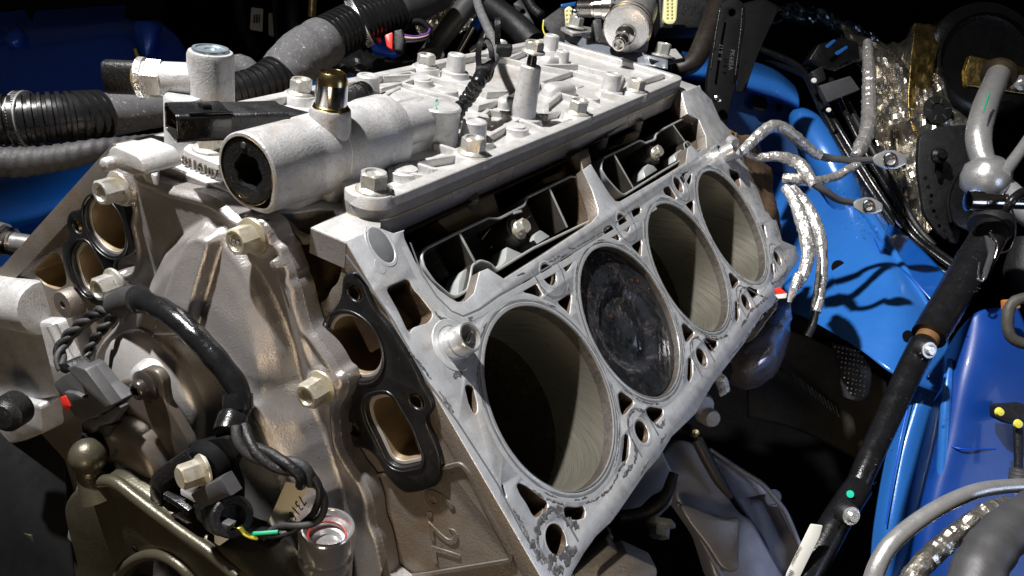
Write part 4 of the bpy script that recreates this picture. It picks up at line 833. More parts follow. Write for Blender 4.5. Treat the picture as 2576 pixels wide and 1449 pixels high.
def torx(c, R1, mat):
    g = G(); lathe(g, c, -Y, [(R1, 0), (R1, 1.2), (R1 * .88, 2.0), (R1 * .62, 2.6), (R1 * .60, 5), (R1 * .52, 6.4), (R1 * .40, 6.8)], 36); g.f = [f for f in g.f if len(f) == 4]; g.mi = g.mi[:len(g.f)]; o = g.build('torx_screw', mat, fp, smooth=50)
    sp = [c - Y * 6.8 + (X * math.cos(a) + Z * math.sin(a)) * (R1 * .32 + R1 * .05 * math.cos(6 * a)) for a in np.linspace(0, 2 * np.pi, 36, endpoint=False)]; g = G(); slab(g, circ(c - Y * 6.8, -Y, R1 * .41, 36), -Y, .2, [(sp, 3.5)], b=0, mih=1); g.build('torx_recess', [mat, m_blackd], o)
torx(PY(368, 972, -126.5), 8.8, M('bronze_black', (.06, .05, .045), .6, .3)); torx(PY(243, 1093, -134), 8.0, m_black)
g = G(); lathe(g, PY(376, 958, -118), -Y, [(12, -4), (10.5, 2), (9, 5), (7, 6), (.01, 6)], 36); g.build('screw_collar', m_castr, fp, smooth=60)
# ================================================================== WATER PORT GASKETS
def gasket(out_px, ports, slotloop, threads, lab):
    T = empty('port_gasket', PY(*out_px[0], YF - 3), lab, 'gasket', 'black rubber-edged port gaskets on the block front'); n = -Y; yy = YF - 3.2
    L = crv([PY(x, y, yy) for x, y in out_px], 4); hs = []
    sgn, r_ = ports; hs.append((circ((90.24 * sgn, yy, 199.5), n, r_, 48), 3.1, False))
    s3 = np.array(slotloop); q = s3[:, [0, 2]]; q = q if area2(q) > 0 else q[::-1]; q = offset(q, -2.6); hs.append((np.stack([q[:, 0], np.full(len(q), yy), q[:, 1]], 1), 3.1, False))
    for t_, rr in threads: hs.append((circ(PY(*t_, yy), n, rr, 24), 2.9, False))
    g = G(); slab(g, L, n, 3.0, hs, b=.8); g.build('rubber_body', m_gasket, T, smooth=50)
    for t_, rr in threads:
        c = PY(*t_, YF - .4); g = G(); lathe(g, c, n, [(rr + .6, 0), (rr * .95, 1.1), (rr * .8, .9), (rr * .84, .6), (rr * .66, .3)], 20); g.f = [f for f in g.f if len(f) == 4]; g.mi = g.mi[:len(g.f)]; ti = g.build('thread_insert', m_steelg, T, smooth=20); g = G(); lathe(g, c, n, [(rr * .8, -.1), (rr * .8, .35), (.01, .4)], 20); g.build('thread_hole', m_blackd, ti)
    for LL, w_ in ((np.concatenate([circ((90.24 * sgn, YF - .05, 199.5), n, 16.2, 60), circ((90.24 * sgn, YF - .05, 199.5), n, 16.2, 60)[:1]]), 1.9),):
        g = G(); ribbon(g, LL, n, lambda k: w_, .3); g.build('machined_rim', m_rim, T)
    q9 = offset(q, 1.3); P9 = np.stack([q9[:, 0], np.full(len(q9), YF - .05), q9[:, 1]], 1); g = G(); ribbon(g, np.concatenate([P9, P9[:1]]), n, lambda k: 2.2, .3); g.build('machined_rim', m_rim, T)
    # moulded bead round the opening
    g = G(); c = np.array([90.24 * sgn, yy - .1, 199.5]); P = np.concatenate([circ(c, n, r_ + 2.2, 48), circ(c, n, r_ + 2.2, 48)[:1]]); tube(g, P, .5, 8, 1, caps=False); g.build('sealing_bead', m_gasket, T)
    qq = offset(q, -2.2); P = np.stack([qq[:, 0], np.full(len(qq), yy - .1), qq[:, 1]], 1); g = G(); tube(g, np.concatenate([P, P[:1]]), .5, 8, 1, caps=False); g.build('sealing_bead', m_gasket, T)
    return T
gr_px = [(862, 700), (876, 687), (894, 690), (914, 718), (926, 748), (945, 785), (975, 820), (1005, 865), (1042, 925), (1062, 970), (1082, 1002), (1087, 1030), (1073, 1053), (1076, 1076), (1094, 1115), (1107, 1160), (1104, 1205), (1088, 1228), (1032, 1241), (1005, 1232), (972, 1197), (946, 1152), (920, 1131), (892, 1126), (872, 1112), (864, 1090), (866, 1060), (880, 1030), (882, 1000), (866, 965), (844, 926), (824, 880), (818, 840), (828, 795), (850, 762), (858, 735)]
gasket(gr_px, (1, 17.2), slot, [((892, 738), 4.0), ((1048, 1010), 4.2), ((890, 1080), 4.0)], 'black rubber-edged gasket round the right hand water ports, below the first lifter window')
gl_px = [(168, 548), (178, 532), (205, 522), (232, 486), (262, 448), (285, 470), (318, 500), (340, 540), (345, 600), (340, 632), (318, 648), (292, 655), (284, 685), (292, 730), (288, 768), (270, 778), (232, 765), (195, 728), (166, 690), (156, 650), (158, 612), (174, 592), (168, 572)]
gasket(gl_px, (-1, 17.0), slotL, [((193, 571), 4.0)], 'black rubber-edged gasket round the left water ports, beside the timing cover bolts')
# round washer plug left of the cover
g = G(); c = PY(160, 766, YF - 8); lathe(g, c, -Y, [(9, -8), (9, 0), (8.4, .8), (2.6, .8), (2.4, -5), (.01, -5)], 36); tag(g.build('threaded_boss', m_block), 'small round threaded boss under the left gasket beside the grey pump body', 'boss')
# ================================================================== SENSOR HARNESS on the timing cover
hs_ = empty('sensor_harness', PY(420, 790, -112), 'black taped sensor harness arching over the timing cover dome', 'cable')
hp = [(300, 762, -108), (335, 752, -111), (380, 766, -114), (430, 792, -117), (490, 845, -118.5), (545, 905, -118.5), (590, 965, -118), (604, 1010, -120), (592, 1045, -124), (575, 1080, -131)]
P = resample([PY(a, b, c) for a, b, c in hp], 2.0); g = G(); tube(g, P, [5.7 + .2 * math.sin(i * .9) for i in range(len(P))], 18, 1); g.build('conduit', m_blackg, hs_, smooth=60)
P = resample([PY(*a) for a in [(296, 768, -107), (320, 756, -110), (350, 752, -112)]], 1.5); g = G(); tube(g, P, 7.4, 18, 1); g.build('tape_wrap', m_tape, hs_)
for a in [((598, 992, -119), (600, 1032, -122)), ((588, 1048, -125), (572, 1092, -133))]:
    P = resample([PY(*q) for q in a], 1.2); g = G(); tube(g, P, [6.9, *([7.1] * (len(P) - 2)), 6.9], 16, 1); g.build('tape_wrap', m_blackg, hs_)
def twisted(name, pts, rad, n, mats, parent, pitch=22, rw=1.4):
    P = resample(pts, 1.6); T = np.gradient(P, axis=0); T /= np.linalg.norm(T, axis=1)[:, None]; e, _, _ = frame(T[0]); E = []
    for t_ in T: e = nrm(e - t_ * (e @ t_)); E.append((e, np.cross(t_, e)))
    for k in range(n):
        Q_ = [p + (E[i][0] * math.cos(i * 1.6 / pitch * 6.28 + k * 6.28 / n) + E[i][1] * math.sin(i * 1.6 / pitch * 6.28 + k * 6.28 / n)) * rad for i, p in enumerate(P)]
        g = G(); tube(g, Q_, rw, 8, 1); g.build(name, mats[k % len(mats)], parent, smooth=60)
twisted('wire', [PY(*a) for a in [(295, 773, -111), (250, 785, -112), (205, 815, -116), (165, 855, -122), (150, 890, -128), (158, 925, -132)]], 2.0, 3, [m_tape, m_black, m_tape], hs_, 26, 1.7)
twisted('wire', [PY(*a) for a in [(290, 785, -112), (268, 815, -116), (240, 850, -120), (222, 885, -124), (212, 925, -130), (212, 945, -134)]], 1.6, 2, [m_black, m_tape], hs_, 14, 1.5)
g = G(); tube(g, [PY(150, 900, -128), PY(153, 915, -131), PY(158, 932, -134)], .9, 8); g.build('wire', m_pink, hs_)
g = G(); tube(g, [PY(213, 930, -131), PY(216, 950, -134), PY(212, 968, -137)], 1.1, 8); g.build('wire', m_purple, hs_)
twisted('wire', [PY(*a) for a in [(600, 1075, -134), (612, 1105, -136), (640, 1135, -136), (690, 1160, -134), (730, 1172, -132), (760, 1190, -130), (770, 1215, -128)]], 2.6, 3, [m_black, m_tape, m_black], hs_, 46, 2.4)
twisted('wire', [PY(*a) for a in [(740, 1175, -131), (775, 1200, -128), (800, 1225, -126), (808, 1260, -126), (795, 1300, -128), (750, 1322, -132), (700, 1335, -136), (655, 1350, -140)]], 1.9, 2, [m_black, m_tape], hs_, 36, 1.8)
g = G(); tube(g, [PY(603, 1325, -146), PY(615, 1340, -145), PY(632, 1349, -144), (PY(648, 1352, -142))], 1.25, 8); g.build('wire', m_yellow, hs_)
g = G(); tube(g, [PY(605, 1338, -143), PY(640, 1342, -143), PY(700, 1338, -138)], 1.0, 8); g.build('wire', m_green, hs_)
# white numbered tag
tg = empty('cable_tag', PY(735, 1270, -128), 'off-white cable tag marked 7316 hanging from the harness loop', 'tag')
L = [PY(*q, -129) for q in crop(0, 2, [(2155, 740), (2345, 765), (2310, 820), (2190, 1020), (2110, 1110), (2000, 1110), (2010, 1070)])]
g = G(); prism(g, L, -Y, .8, .15); g.build('tag_strip', m_cream, tg)
a_ = PY(*crop(0, 2, [(2262, 838)])[0], -129.2); b_ = PY(*crop(0, 2, [(2165, 1000)])[0], -129.2); ex = nrm(b_ - a_)
text('7316', a_ + nrm(np.cross(ex, Y)) * -1.4 * 0, ex, np.cross(-Y, ex), 7.2, .1, m_ink, tg, 'number', 1.25)
g = G(); prism(g, [PY(*q, -131) for q in crop(0, 2, [(2030, 1160), (2120, 1150), (2122, 1170), (2100, 1195), (2070, 1190)])], -Y, .8, .15); g.build('tag_end', m_cream, tg)
# grey connector, left
gc = empty('grey_connector', PY(205, 1000, -138), 'grey two-wire connector clipped to a black bracket left of the dome', 'connector')
def pxbox(name, quad, y, th, mat, par, b=.6, r=1.0):
    g = G(); prism(g, rnd([PY(a, b_, y) for a, b_ in quad], r, 3), -Y, th, b); return g.build(name, mat, par)
pxbox('shell', crop(0, 1, [(410, 1430), (450, 1395), (560, 1340), (600, 1360)]) + crop(0, 2, [(720, 60), (840, 160), (790, 215), (640, 275), (560, 250), (470, 120), (400, 10)]), -142, 14, m_grey, gc, 1.2)
pxbox('ridge', crop(0, 1, [(500, 1330), (560, 1310), (640, 1340)]) + crop(0, 2, [(845, 165), (785, 200), (700, 110)]), -147, 6, m_grey, gc, 1.0)
pxbox('window_frame', crop(0, 2, [(560, 70), (640, 110), (640, 130), (550, 165), (480, 60)]), -144.5, 3, m_grey, gc, .6)
pxbox('latch', crop(0, 2, [(455, 100), (490, 90), (530, 170), (500, 205), (460, 150)]), -142.6, 4, m_red, gc, .3, .4)
pxbox('neck', crop(0, 1, [(445, 1300), (500, 1290), (560, 1340), (500, 1380), (450, 1360)]), -138, 10, m_black, gc, .8)
br = empty('connector_bracket', PY(250, 1080, -132), 'black stamped bracket holding the grey connector', 'bracket')
pxbox('arm', crop(0, 2, [(730, 260), (870, 170), (910, 180), (900, 215), (840, 300), (740, 320), (700, 380), (640, 370), (610, 300), (650, 270)]), -139, 5, m_grey, br, .8)
pxbox('foot', crop(0, 2, [(610, 300), (700, 290), (880, 310), (850, 330), (830, 440), (780, 460), (700, 430), (620, 380)]), -137, 4, m_black, br, .8)
# camshaft sensor bracket frame
cb = empty('sensor_bracket', PY(520, 1230, -140), 'black moulded sensor bracket bolted to the lower front of the timing cover', 'bracket')
def bar(name, pts, wpx, y0, th, mat, par, b=1.0):
    "moulded bar following points, flat in the front plane"
    P = np.array([PY(a, b_, y0) for a, b_ in pts]); P = crv(P, 5, False) if len(P) > 2 else P; T = np.gradient(P, axis=0); T /= np.linalg.norm(T, axis=1)[:, None]; sd = np.cross(T, Y) * wpx / 2
    g = G(); prism(g, np.concatenate([P + sd, (P - sd)[::-1]]), -Y, th, b); return g.build(name, mat, par)
bar('frame_bar', crop(0, 2, [(1430, 555), (1300, 640), (1190, 720), (1165, 790)]), 8, -146, 9, m_black, cb)
bar('frame_bar', crop(0, 2, [(1175, 740), (1165, 850), (1190, 980), (1290, 1040), (1420, 1000)]), 8, -145, 12, m_blackg, cb)
bar('frame_bar', crop(0, 2, [(1230, 850), (1330, 910), (1420, 975)]), 3.5, -148, 9, m_blackg, cb, .6)
pxbox('back_plate', crop(0, 2, [(1410, 480), (1430, 455), (1600, 415), (1700, 400), (1790, 560), (1750, 640), (1800, 760), (1800, 900), (1660, 960), (1500, 1000), (1220, 880), (1220, 720), (1440, 560)]), -137, 4, m_blackd, cb, .8, 2)
pxbox('lower_shell', crop(0, 2, [(1150, 950), (1290, 1060), (1400, 1040), (1640, 1000), (1700, 1060), (1800, 1120), (1980, 1170), (2110, 1200), (2020, 1260), (1850, 1290), (1650, 1310), (1540, 1290), (1400, 1190), (1240, 1080)]), -139, 12, m_blackg, cb, 2.0, 3)
pxbox('grey_step', crop(0, 2, [(1355, 795), (1470, 725), (1505, 755), (1500, 790), (1460, 830), (1530, 850), (1470, 900), (1360, 840)]), -146, 9, m_greyp, cb, .8, .8)
bar('cross_bar', crop(0, 2, [(1470, 900), (1590, 830), (1700, 780)]), 9.5, -149, 7, m_grey, cb, 1.4)
pxbox('hinge_block', crop(0, 2, [(1450, 900), (1560, 940), (1640, 1010), (1560, 1090), (1480, 1020)]), -146, 9, m_black, cb, .8)
c = PY(*crop(0, 2, [(1700, 985)])[0], -143); ax_ = nrm(PY(*crop(0, 2, [(1850, 1030)])[0], -152) - c)
g = G(); lathe(g, c - ax_ * 4, ax_, [(10, 0), (10, 6), (9.4, 6.6), (8, 6.8), (8, 12), (9.6, 13), (9.8, 15), (9, 15.8), (6, 16), (5, 12), (.01, 12)], 36); g.build('round_connector', m_black, cb, smooth=35)
pxbox('locking_tab', crop(0, 2, [(1610, 1100), (1700, 1125), (1700, 1190), (1650, 1225), (1615, 1200)]), -150, 6, m_white, cb, .6, .6)
pxbox('locking_clip', crop(0, 2, [(1595, 1050), (1640, 1040), (1735, 1070), (1710, 1120), (1610, 1100)]), -152, 4, m_grey, cb, .6, .6)
bb = PY(*crop(0, 2, [(1570, 620)])[0], -141); g = G(); lathe(g, bb, nrm(-Y + X * .1), [(13, -2), (11.5, 2), (9.8, 3.5)], 30); g.build('bolt_sleeve', m_blackd, cb)
hexbolt('bracket_bolt', bb - Y * 3.5, nrm(np.array([-.25, -1, .05])), 10.5, 11, 9.2, m_boltg, cb, dish=False, rot=.2)
# ================================================================== OLIVE CASTING, lower left
ar = empty('accessory_arm', PY(400, 1300, -150), 'oily olive-brown cast arm with a ball end below the dome', 'casting')
bc = PY(221.7, 1147.7, -146); g = G(); ball(g, bc, 9.6, 0, 18); g.build('ball_end', m_olive, ar, smooth=80)
g = G(); P = resample([bc, PY(228, 1185, -146), PY(240, 1215, -146), PY(255, 1250, -146)], 2); tube(g, P, [6 if i < 3 else 5 + i * .5 for i in range(len(P))], 24, 1); g.build('neck', m_olive, ar, smooth=80)
g = G(); L = crv([PY(x, y, -146) for x, y in [(158, 1290), (168, 1252), (205, 1222), (240, 1205), (285, 1200), (330, 1225), (385, 1265), (450, 1315), (520, 1365), (580, 1400), (680, 1500), (700, 1560), (560, 1600), (540, 1540), (480, 1450), (400, 1405), (330, 1415), (292, 1470), (280, 1560), (200, 1560), (190, 1430), (170, 1350)]], 5); slab(g, L, -Y, 26, b=3.0); g.build('arm_body', m_olive, ar, smooth=60)
P = resample([PY(x, y, -147) for x, y in [(245, 1212), (288, 1212), (340, 1250), (400, 1296), (460, 1340), (530, 1390), (600, 1450)]], 2); g = G(); tube(g, P, 3.4, 12, 1); g.build('edge_ridge', m_olive, ar, smooth=60)
P = resample([PY(x, y, -147) for x, y in [(290, 1500), (300, 1445), (345, 1405), (400, 1396), (455, 1425), (500, 1480), (530, 1540)]], 2); g = G(); tube(g, P, 3.0, 12, 1); g.build('hub_ridge', m_olive, ar, smooth=60)
g = G(); lathe(g, PY(410, 1550, -140), -Y, [(27, 0), (27, 4), (22, 5), (20, -3), (.01, -4)], 48); g.build('dark_hub', m_blackd, ar)
g = G(); lathe(g, PY(339, 1380, -146.5), -Y, [(2, 0), (1.8, .6), (.01, .6)], 12); g.build('dimple', m_blackd, ar)
# ================================================================== oil fitting (bright tube, bottom)
of = empty('oil_fitting', (109.4, -113.8, 60), 'bright machined oil fitting with an open mouth at the bottom edge', 'pipe fitting')
cyl((109.4, -113.8, 36), [(12.9, 0), (12.9, 50), (13.6, 52), (13.6, 58), (12.0, 59), (12.0, 63), (13.6, 64), (13.6, 67), (12.2, 68), (12.2, 72), (13.6, 73), (13.6, 83), (13.2, 84), (12.9, 84.5), (11.9, 84.5), (11.4, 83.5), (11.3, 80.5), (9.7, 79.4), (9.5, 76), (7.6, 75.4), (7.4, 72), (.01, 71.5)], 'sleeve', m_turn, of, 56)
g = G(); lathe(g, (109.4, -113.8, 115.2), Z, [(9.9, 0), (9.3, .5), (8.7, .3), (8.5, -.4), (9.9, -.4)], 48); g.f = [f for f in g.f if len(f) == 4]; g.mi = g.mi[:len(g.f)]; g.build('seal_ring', M('dark_red_seal', (.22, .02, .012), 0, .35), of)
# ================================================================== GREY PUMP, lower left
pm = empty('pump_body', PY(60, 760, -60), 'pale grey cast pump body with a rounded barrel at the far left edge', 'pump')
ax_ = nrm(np.array([1, .12, -.28])); c = PY(40, 758, -75)
A_ = PY(-60, 745, -80); B_ = PY(112, 775, -80); dA2 = nrm(B_ - A_); g = G(); lathe(g, A_, dA2, [(18, 0), (18, np.linalg.norm(B_ - A_) - 3), (17, np.linalg.norm(B_ - A_) - .5), (14, np.linalg.norm(B_ - A_)), (.01, np.linalg.norm(B_ - A_))], 48); g.build('barrel', m_castr, pm, smooth=50)
g = G(); prism(g, rnd([PY(x, y, -86) for x, y in [(-80, 800), (132, 812), (158, 880), (200, 960), (180, 990), (90, 1010), (-80, 1040)]], 4, 3), -Y, 60, 2.5); g.build('housing', m_castr, pm)
g = G(); P = resample([PY(x, y, -100) for x, y in [(130, 818), (150, 860), (180, 915), (205, 960)]], 2); tube(g, P, 3, 12, 1); g.build('corner_rib', m_castr, pm)
g = G(); prism(g, rnd([PY(x, y, -92) for x, y in [(-60, 1010), (40, 1005), (100, 1020), (110, 1090), (60, 1110), (-60, 1140)]], 4, 3), -Y, 40, 2); g.build('lower_housing', m_castr, pm)
g = G(); c = PY(18, 1040, -112); lathe(g, c, nrm(np.array([.4, -1, .2])), [(12, -10), (12, 2), (10, 3), (8, 6), (.01, 6.5)], 32); g.build('side_cap', m_black, pm)
g = G(); c = PY(112, 1330, -100); lathe(g, c, nrm(np.array([.2, -1, .1])), [(12, 0), (11, 8), (8, 9), (7.5, 16), (.01, 16)], 6); tag(g.build('pulley_bolt', m_olive), 'dim brown bolt head in the dark lower left corner', 'bolt')
# ================================================================== SURROUNDINGS (placed by photograph point and depth in mm)
def PP(p): return PC(p[0], p[1], p[2])
def pipe(name, pts, rpx, mat, par=None, step=4, k=16, rf=None, caps=True, smooth=60):
    rs = rpx if np.ndim(rpx) else [rpx] * len(pts); Q = np.array([PP(p) for p in pts]); rm = [r * p[2] / FOC for r, p in zip(rs, pts)]
    C_ = crv(Q, 10, False); s_ = np.concatenate([[0], np.cumsum(np.linalg.norm(np.diff(C_, axis=0), axis=1))]); n = max(3, int(s_[-1] / step)); t = np.linspace(0, s_[-1], n)
    R_ = np.interp(t, s_, np.interp(np.linspace(0, len(rm) - 1, len(C_)), range(len(rm)), rm)); P = np.stack([np.interp(t, s_, C_[:, i]) for i in range(3)], 1)
    g = G(); tube(g, P, R_, k, 1, rf=rf, caps=caps); return g.build(name, mat, par, smooth=smooth)
def hs2(a, b): return (math.sin(a * 12.9898 + b * 78.233) * 43758.5453) % 1
def vn(a, b):
    i, j = math.floor(a), math.floor(b); f, g_ = a - i, b - j; f = f * f * (3 - 2 * f); g_ = g_ * g_ * (3 - 2 * g_)
    return (hs2(i, j) * (1 - f) + hs2(i + 1, j) * f) * (1 - g_) + (hs2(i, j + 1) * (1 - f) + hs2(i + 1, j + 1) * f) * g_
def crumple(amp, sc=.09, turn=3.0): return lambda s, a: 1 + amp * (2 * vn(s * sc * 2.2, a * turn / 2) - 1) + amp * .8 * (2 * vn(s * sc * 6 + 9, a * turn * 1.3 + 4 + s * .2) - 1)
def foilpipe(name, pts, rpx, par=None, mat=None): return pipe(name, pts, rpx, mat or m_foil, par, 2.6, 13, crumple(.11, .14, 3.0), smooth=14)
def sheet(name, rows, mat, par=None, n=8, rough=0, thick=1.2, smooth=60, rsc=.06):
    "smooth sheet through a grid of (x, y, depth) points, given a real thickness"
    R_ = np.array([[PP(p) for p in r] for r in rows]); a = np.stack([crv(r, n, False) for r in R_]); b = np.stack([crv(a[:, i], n, False) for i in range(a.shape[1])], 1)
    if rough:
        nn = nrm(np.cross(b[0, -1] - b[0, 0], b[-1, 0] - b[0, 0]))
        for j in range(b.shape[0]):
            for i in range(b.shape[1]):
                q = b[j, i]; u_, v_ = q[0] + q[1] * .7, q[2] + q[1] * .4
                f = vn(u_ * rsc, v_ * rsc) * 1.0 + abs(vn(u_ * rsc * 2.7 + 3, v_ * rsc * 2.7) - .5) * 1.1 + .12 * abs(vn(u_ * rsc * 7, v_ * rsc * 7) - .5)
                b[j, i] = q + nn * (f - .9) * rough
    g = G(); field(g, b, b.shape[1], b.shape[0]); o = g.build(name, mat, par, smooth=smooth)
    if thick: m = o.modifiers.new('thickness', 'SOLIDIFY'); m.thickness = thick * MM; m.offset = -1
    return o
def plate(name, pts, dep, th, mat, par=None, b=.8, r=2, tilt=None, smooth=38, holes=()):
    """thick plate traced at a depth; tilt = plane normal (default: facing up-front)"""
    n = nrm(tilt if tilt is not None else RM[:, 2]); c = PC(*(np.mean(np.array(pts), 0)), dep); cc = c @ n
    L = rnd([hit(x, y, n, cc) for x, y in pts], r, 3); hs = []
    for (hx, hy, rp, dd) in holes: hs.append((circ(hit(hx, hy, n, cc), n, rp * dep / FOC, 28), dd))
    g = G(); slab(g, L, n, th, hs, b=b, bottom=True); return g.build(name, mat, par, smooth=smooth)
def disc(name, c, n, prof, mat, par=None, k=36, smooth=40): g = G(); lathe(g, c, n, prof, k); return g.build(name, mat, par, smooth=smooth)
FN = RM[:, 2]
# ---- dark bay behind everything
g = G(); n_ = nrm(RM[:, 2] * np.array([1, 1, .25])); c = PC(1288, 300, 2300); e1 = nrm(np.cross(Z, n_))
prism(g, [c + e1 * 3500 - Z * 1500, c - e1 * 3500 - Z * 1500, c - e1 * 3500 + Z * 1800, c + e1 * 3500 + Z * 1800], n_, 40, 2); o = g.build('firewall', m_blackd); o['kind'] = 'structure'
g = G(); prism(g, [(-4000, -3000, -420), (4000, -3000, -420), (4000, 4500, -420), (-4000, 4500, -420)], Z, 20, 1); o = g.build('floor', m_blackd); o['kind'] = 'structure'
# ---- left fender
lf = empty('left_fender', PC(230, 120, 1150), 'deep blue glossy inner fender panel with pressed studs at the upper left', 'car panel')
sheet('panel', [[(-60, 25, 1180), (100, 22, 1180), (250, 16, 1180), (315, 8, 1180)], [(-60, 90, 1130), (120, 80, 1120), (280, 60, 1120), (410, 60, 1140)], [(-60, 170, 1100), (120, 150, 1090), (300, 130, 1090), (466, 125, 1120)], [(-60, 280, 1080), (120, 270, 1070), (300, 250, 1070), (470, 240, 1090)]], m_blued, lf)
sheet('lower_panel', [[(-60, 380, 1000), (80, 380, 1000), (200, 400, 980), (300, 420, 960)], [(-60, 450, 960), (80, 448, 960), (200, 455, 940), (300, 460, 930)], [(-60, 560, 900), (80, 540, 900), (200, 500, 900), (300, 470, 900)], [(-60, 620, 930), (60, 600, 930), (180, 570, 930), (300, 540, 920)], [(-60, 760, 900), (60, 740, 900), (180, 700, 900), (300, 650, 900)]], m_blue, lf)
for (x, y, s_, h_) in [(40, 98, 22, 34), (-4, 88, 12, 30)]:
    g = G(); c = PC(x, y, 1110); lathe(g, c - FN * 2, nrm(RM[:, 2] + RM[:, 1] * .3), [(s_ * .52, 0), (s_ * .5, 6), (s_ * .42, 10), (s_ * .2, 12), (.01, 12.4)], 28, ell=1.35); g.build('pressed_stud', m_blued, lf, smooth=60)
g = G(); c = PC(370, 100, 1095); lathe(g, c, RM[:, 1], [(6, -22), (13, -8), (17, 12), (17.5, 18), (15, 20.5), (3, 21), (2.2, 22), (2.2, 55)], 28); g.build('pressed_stud', m_blued, lf, smooth=50)
pipe('yellow_mark', [(340, 124, 1085), (345, 140, 1085), (356, 157, 1085)], 4.5, m_yellow, lf, k=8)
disc('hole_plug', PC(119, 559, 895), FN, [(6, 0), (5, 1), (.01, 1)], m_blackd, lf, 20)
plate('black_trim', [(-60, -40), (420, -60), (400, 45), (330, 48), (310, 40), (316, 8), (80, 24), (76, 52), (60, 20), (-60, 34)], 1090, 6, m_blackd, lf)
# ---- big corrugated hose with clamps and sleeve
ch = empty('corrugated_hose', PC(500, 260, 740), 'fat black corrugated hose with grey sleeves passing behind the engine top', 'hose')
HP = [(-60, 308, 640), (60, 303, 650), (180, 297, 665), (260, 290, 685), (400, 272, 715), (540, 245, 745), (640, 217, 765), (705, 190, 785), (760, 142, 800), (820, 100, 820), (905, 58, 850), (990, 30, 880), (1050, 5, 905), (1100, -20, 930)]
HR = [63, 65, 64, 60, 50, 46, 44, 54, 62, 56, 54, 50, 46, 44]
cf = lambda s, a: 1 + (.055 if math.sin(s * 2 * math.pi / 6.2) > -.1 else -.06)
def hseg(nm, i0, i1, mat, rf=None, dr=0, step=1.0): pipe(nm, HP[i0:i1], [r + dr for r in HR[i0:i1]], mat, ch, step, 36, rf, smooth=35)
hseg('corrugated_section', 0, 4, m_rubber, cf, 0, .7); hseg('fabric_sleeve', 3, 6, m_sleeve, crumple(.02), -4, 4); hseg('corrugated_section', 5, 8, m_rubber, cf, 0, .7)
hseg('fabric_sleeve', 7, 10, m_sleeve, crumple(.03), 4, 3); hseg('corrugated_section', 9, 12, m_rubber, cf, 0, .7); hseg('taped_end', 11, 14, m_tape, crumple(.03), 1, 4)
def clamp(a, b, r, dep):
    A_, B_ = PC(*a, dep), PC(*b, dep); ax = nrm(B_ - A_); R_ = r * dep / FOC; T_ = G(); lathe(T_, (A_ + B_) / 2, ax, [(R_, -4.2), (R_ + 1, -4), (R_ + 1, 4), (R_, 4.2)], 60); bnd = T_.build('worm_clamp', m_alu, ch); bnd['label'] = 'grey slotted hose clamp'
    e1, e2, n = frame(ax)
    for i in range(60):
        a_ = 2 * math.pi * i / 60; d_ = e1 * math.cos(a_) + e2 * math.sin(a_)
        if d_ @ FN < .15: continue
        g = G(); box(g, (A_ + B_) / 2 + d_ * (R_ + 1.05), (ax, np.cross(d_, ax), d_), (5, .9, .5), 0.1); g.build('slot', m_blackd, bnd, smooth=0)
clamp((52, 303), (75, 302), 70, 652); clamp((895, 63), (915, 53), 60, 850)
tbn = empty('taped_loom', PC(180, 390, 600), 'grey cloth taped wiring loom running under the corrugated hose at left', 'cable')
pipe('loom', [(-60, 405, 590), (40, 408, 595), (110, 402, 600), (175, 392, 605), (240, 378, 612), (310, 366, 625), (400, 352, 650)], [36, 38, 34, 33, 28, 22, 16], m_tape, tbn, 1.6, 30, lambda s, a: 1 + .05 * math.sin(s * .8 + 2 * a) + .03 * math.sin(s * 1.9 - a * 3), smooth=60)
tag(pipe('hose_elbow', [(560, 190, 800), (600, 170, 800), (628, 190, 800), (636, 240, 800)], 34, m_sleeve), 'dull black hose elbow peeking out right of the sensor stem', 'hose')
# ---- silver pipe joint at the far left
lj = empty('pipe_joint', PC(50, 610, 800), 'bright aluminium pipe joint lying on the blue panel at the left edge', 'pipe fitting')
pipe('pipe', [(-40, 600, 800), (60, 612, 800), (112, 620, 800)], [26, 24, 22], m_alu, lj); pipe('collar', [(8, 604, 800), (32, 608, 800)], [36, 36], m_steel, lj, 3); pipe('collar', [(-40, 590, 795), (6, 604, 795)], [42, 44], m_alu, lj, 3)
pipe('crumpled_shield', [(-20, 690, 850), (30, 700, 850), (60, 720, 850)], [22, 20, 14], m_foil, lj, 2, 20, crumple(.2))
# ---- clutter along the top
tg2 = empty('barcode_label', PC(645, 50, 1150), 'pale label with a small barcode in the dark at the top', 'label')
plate('card', [(632, 18), (662, 22), (660, 80), (628, 74)], 1150, 1, m_white, tg2, .3)
for i, x in enumerate((638, 641, 645, 648, 652)): plate('bar', [(x, 36), (x + (2, 1.2, 2.4, 1.2, 2)[i], 36), (x + (2, 1.2, 2.4, 1.2, 2)[i] - 1, 58), (x - 1, 58)], 1148, .3, m_ink, tg2, 0, .1)
tag(plate('white_clip', [(675, 32), (690, 32), (690, 90), (675, 88)], 1140, 8, m_cream), 'small cream cable clip beside the barcode label in the dark', 'clip')
tag(pipe('brass_fitting', [(788, -10, 1050), (785, 45, 1050)], [12, 11], m_steelg), 'dim brass fitting standing above the corrugated hose', 'fitting')
for pts, r_ in [([(600, -20, 1200), (610, 60, 1200), (640, 130, 1150)], 14), ([(690, -20, 1150), (700, 110, 1100), (720, 140, 1080)], 8), ([(735, -20, 1120), (742, 120, 1080)], 16), ([(1180, -20, 1000), (1290, 60, 1000), (1340, 110, 990)], 34)]:
    tag(pipe('dark_pipe', pts, r_, m_black), {14: 'black pipe in the shadows left of the barcode label', 8: 'thin black line running down right of the barcode label', 16: 'black pipe hanging above the sleeve of the corrugated hose', 34: 'thick black corrugated pipe behind the wire conduit'}[r_], 'pipe')
rc = empty('red_connector', PC(970, 95, 860), 'dark blue connector with red lock and black boot under the corrugated hose', 'connector')
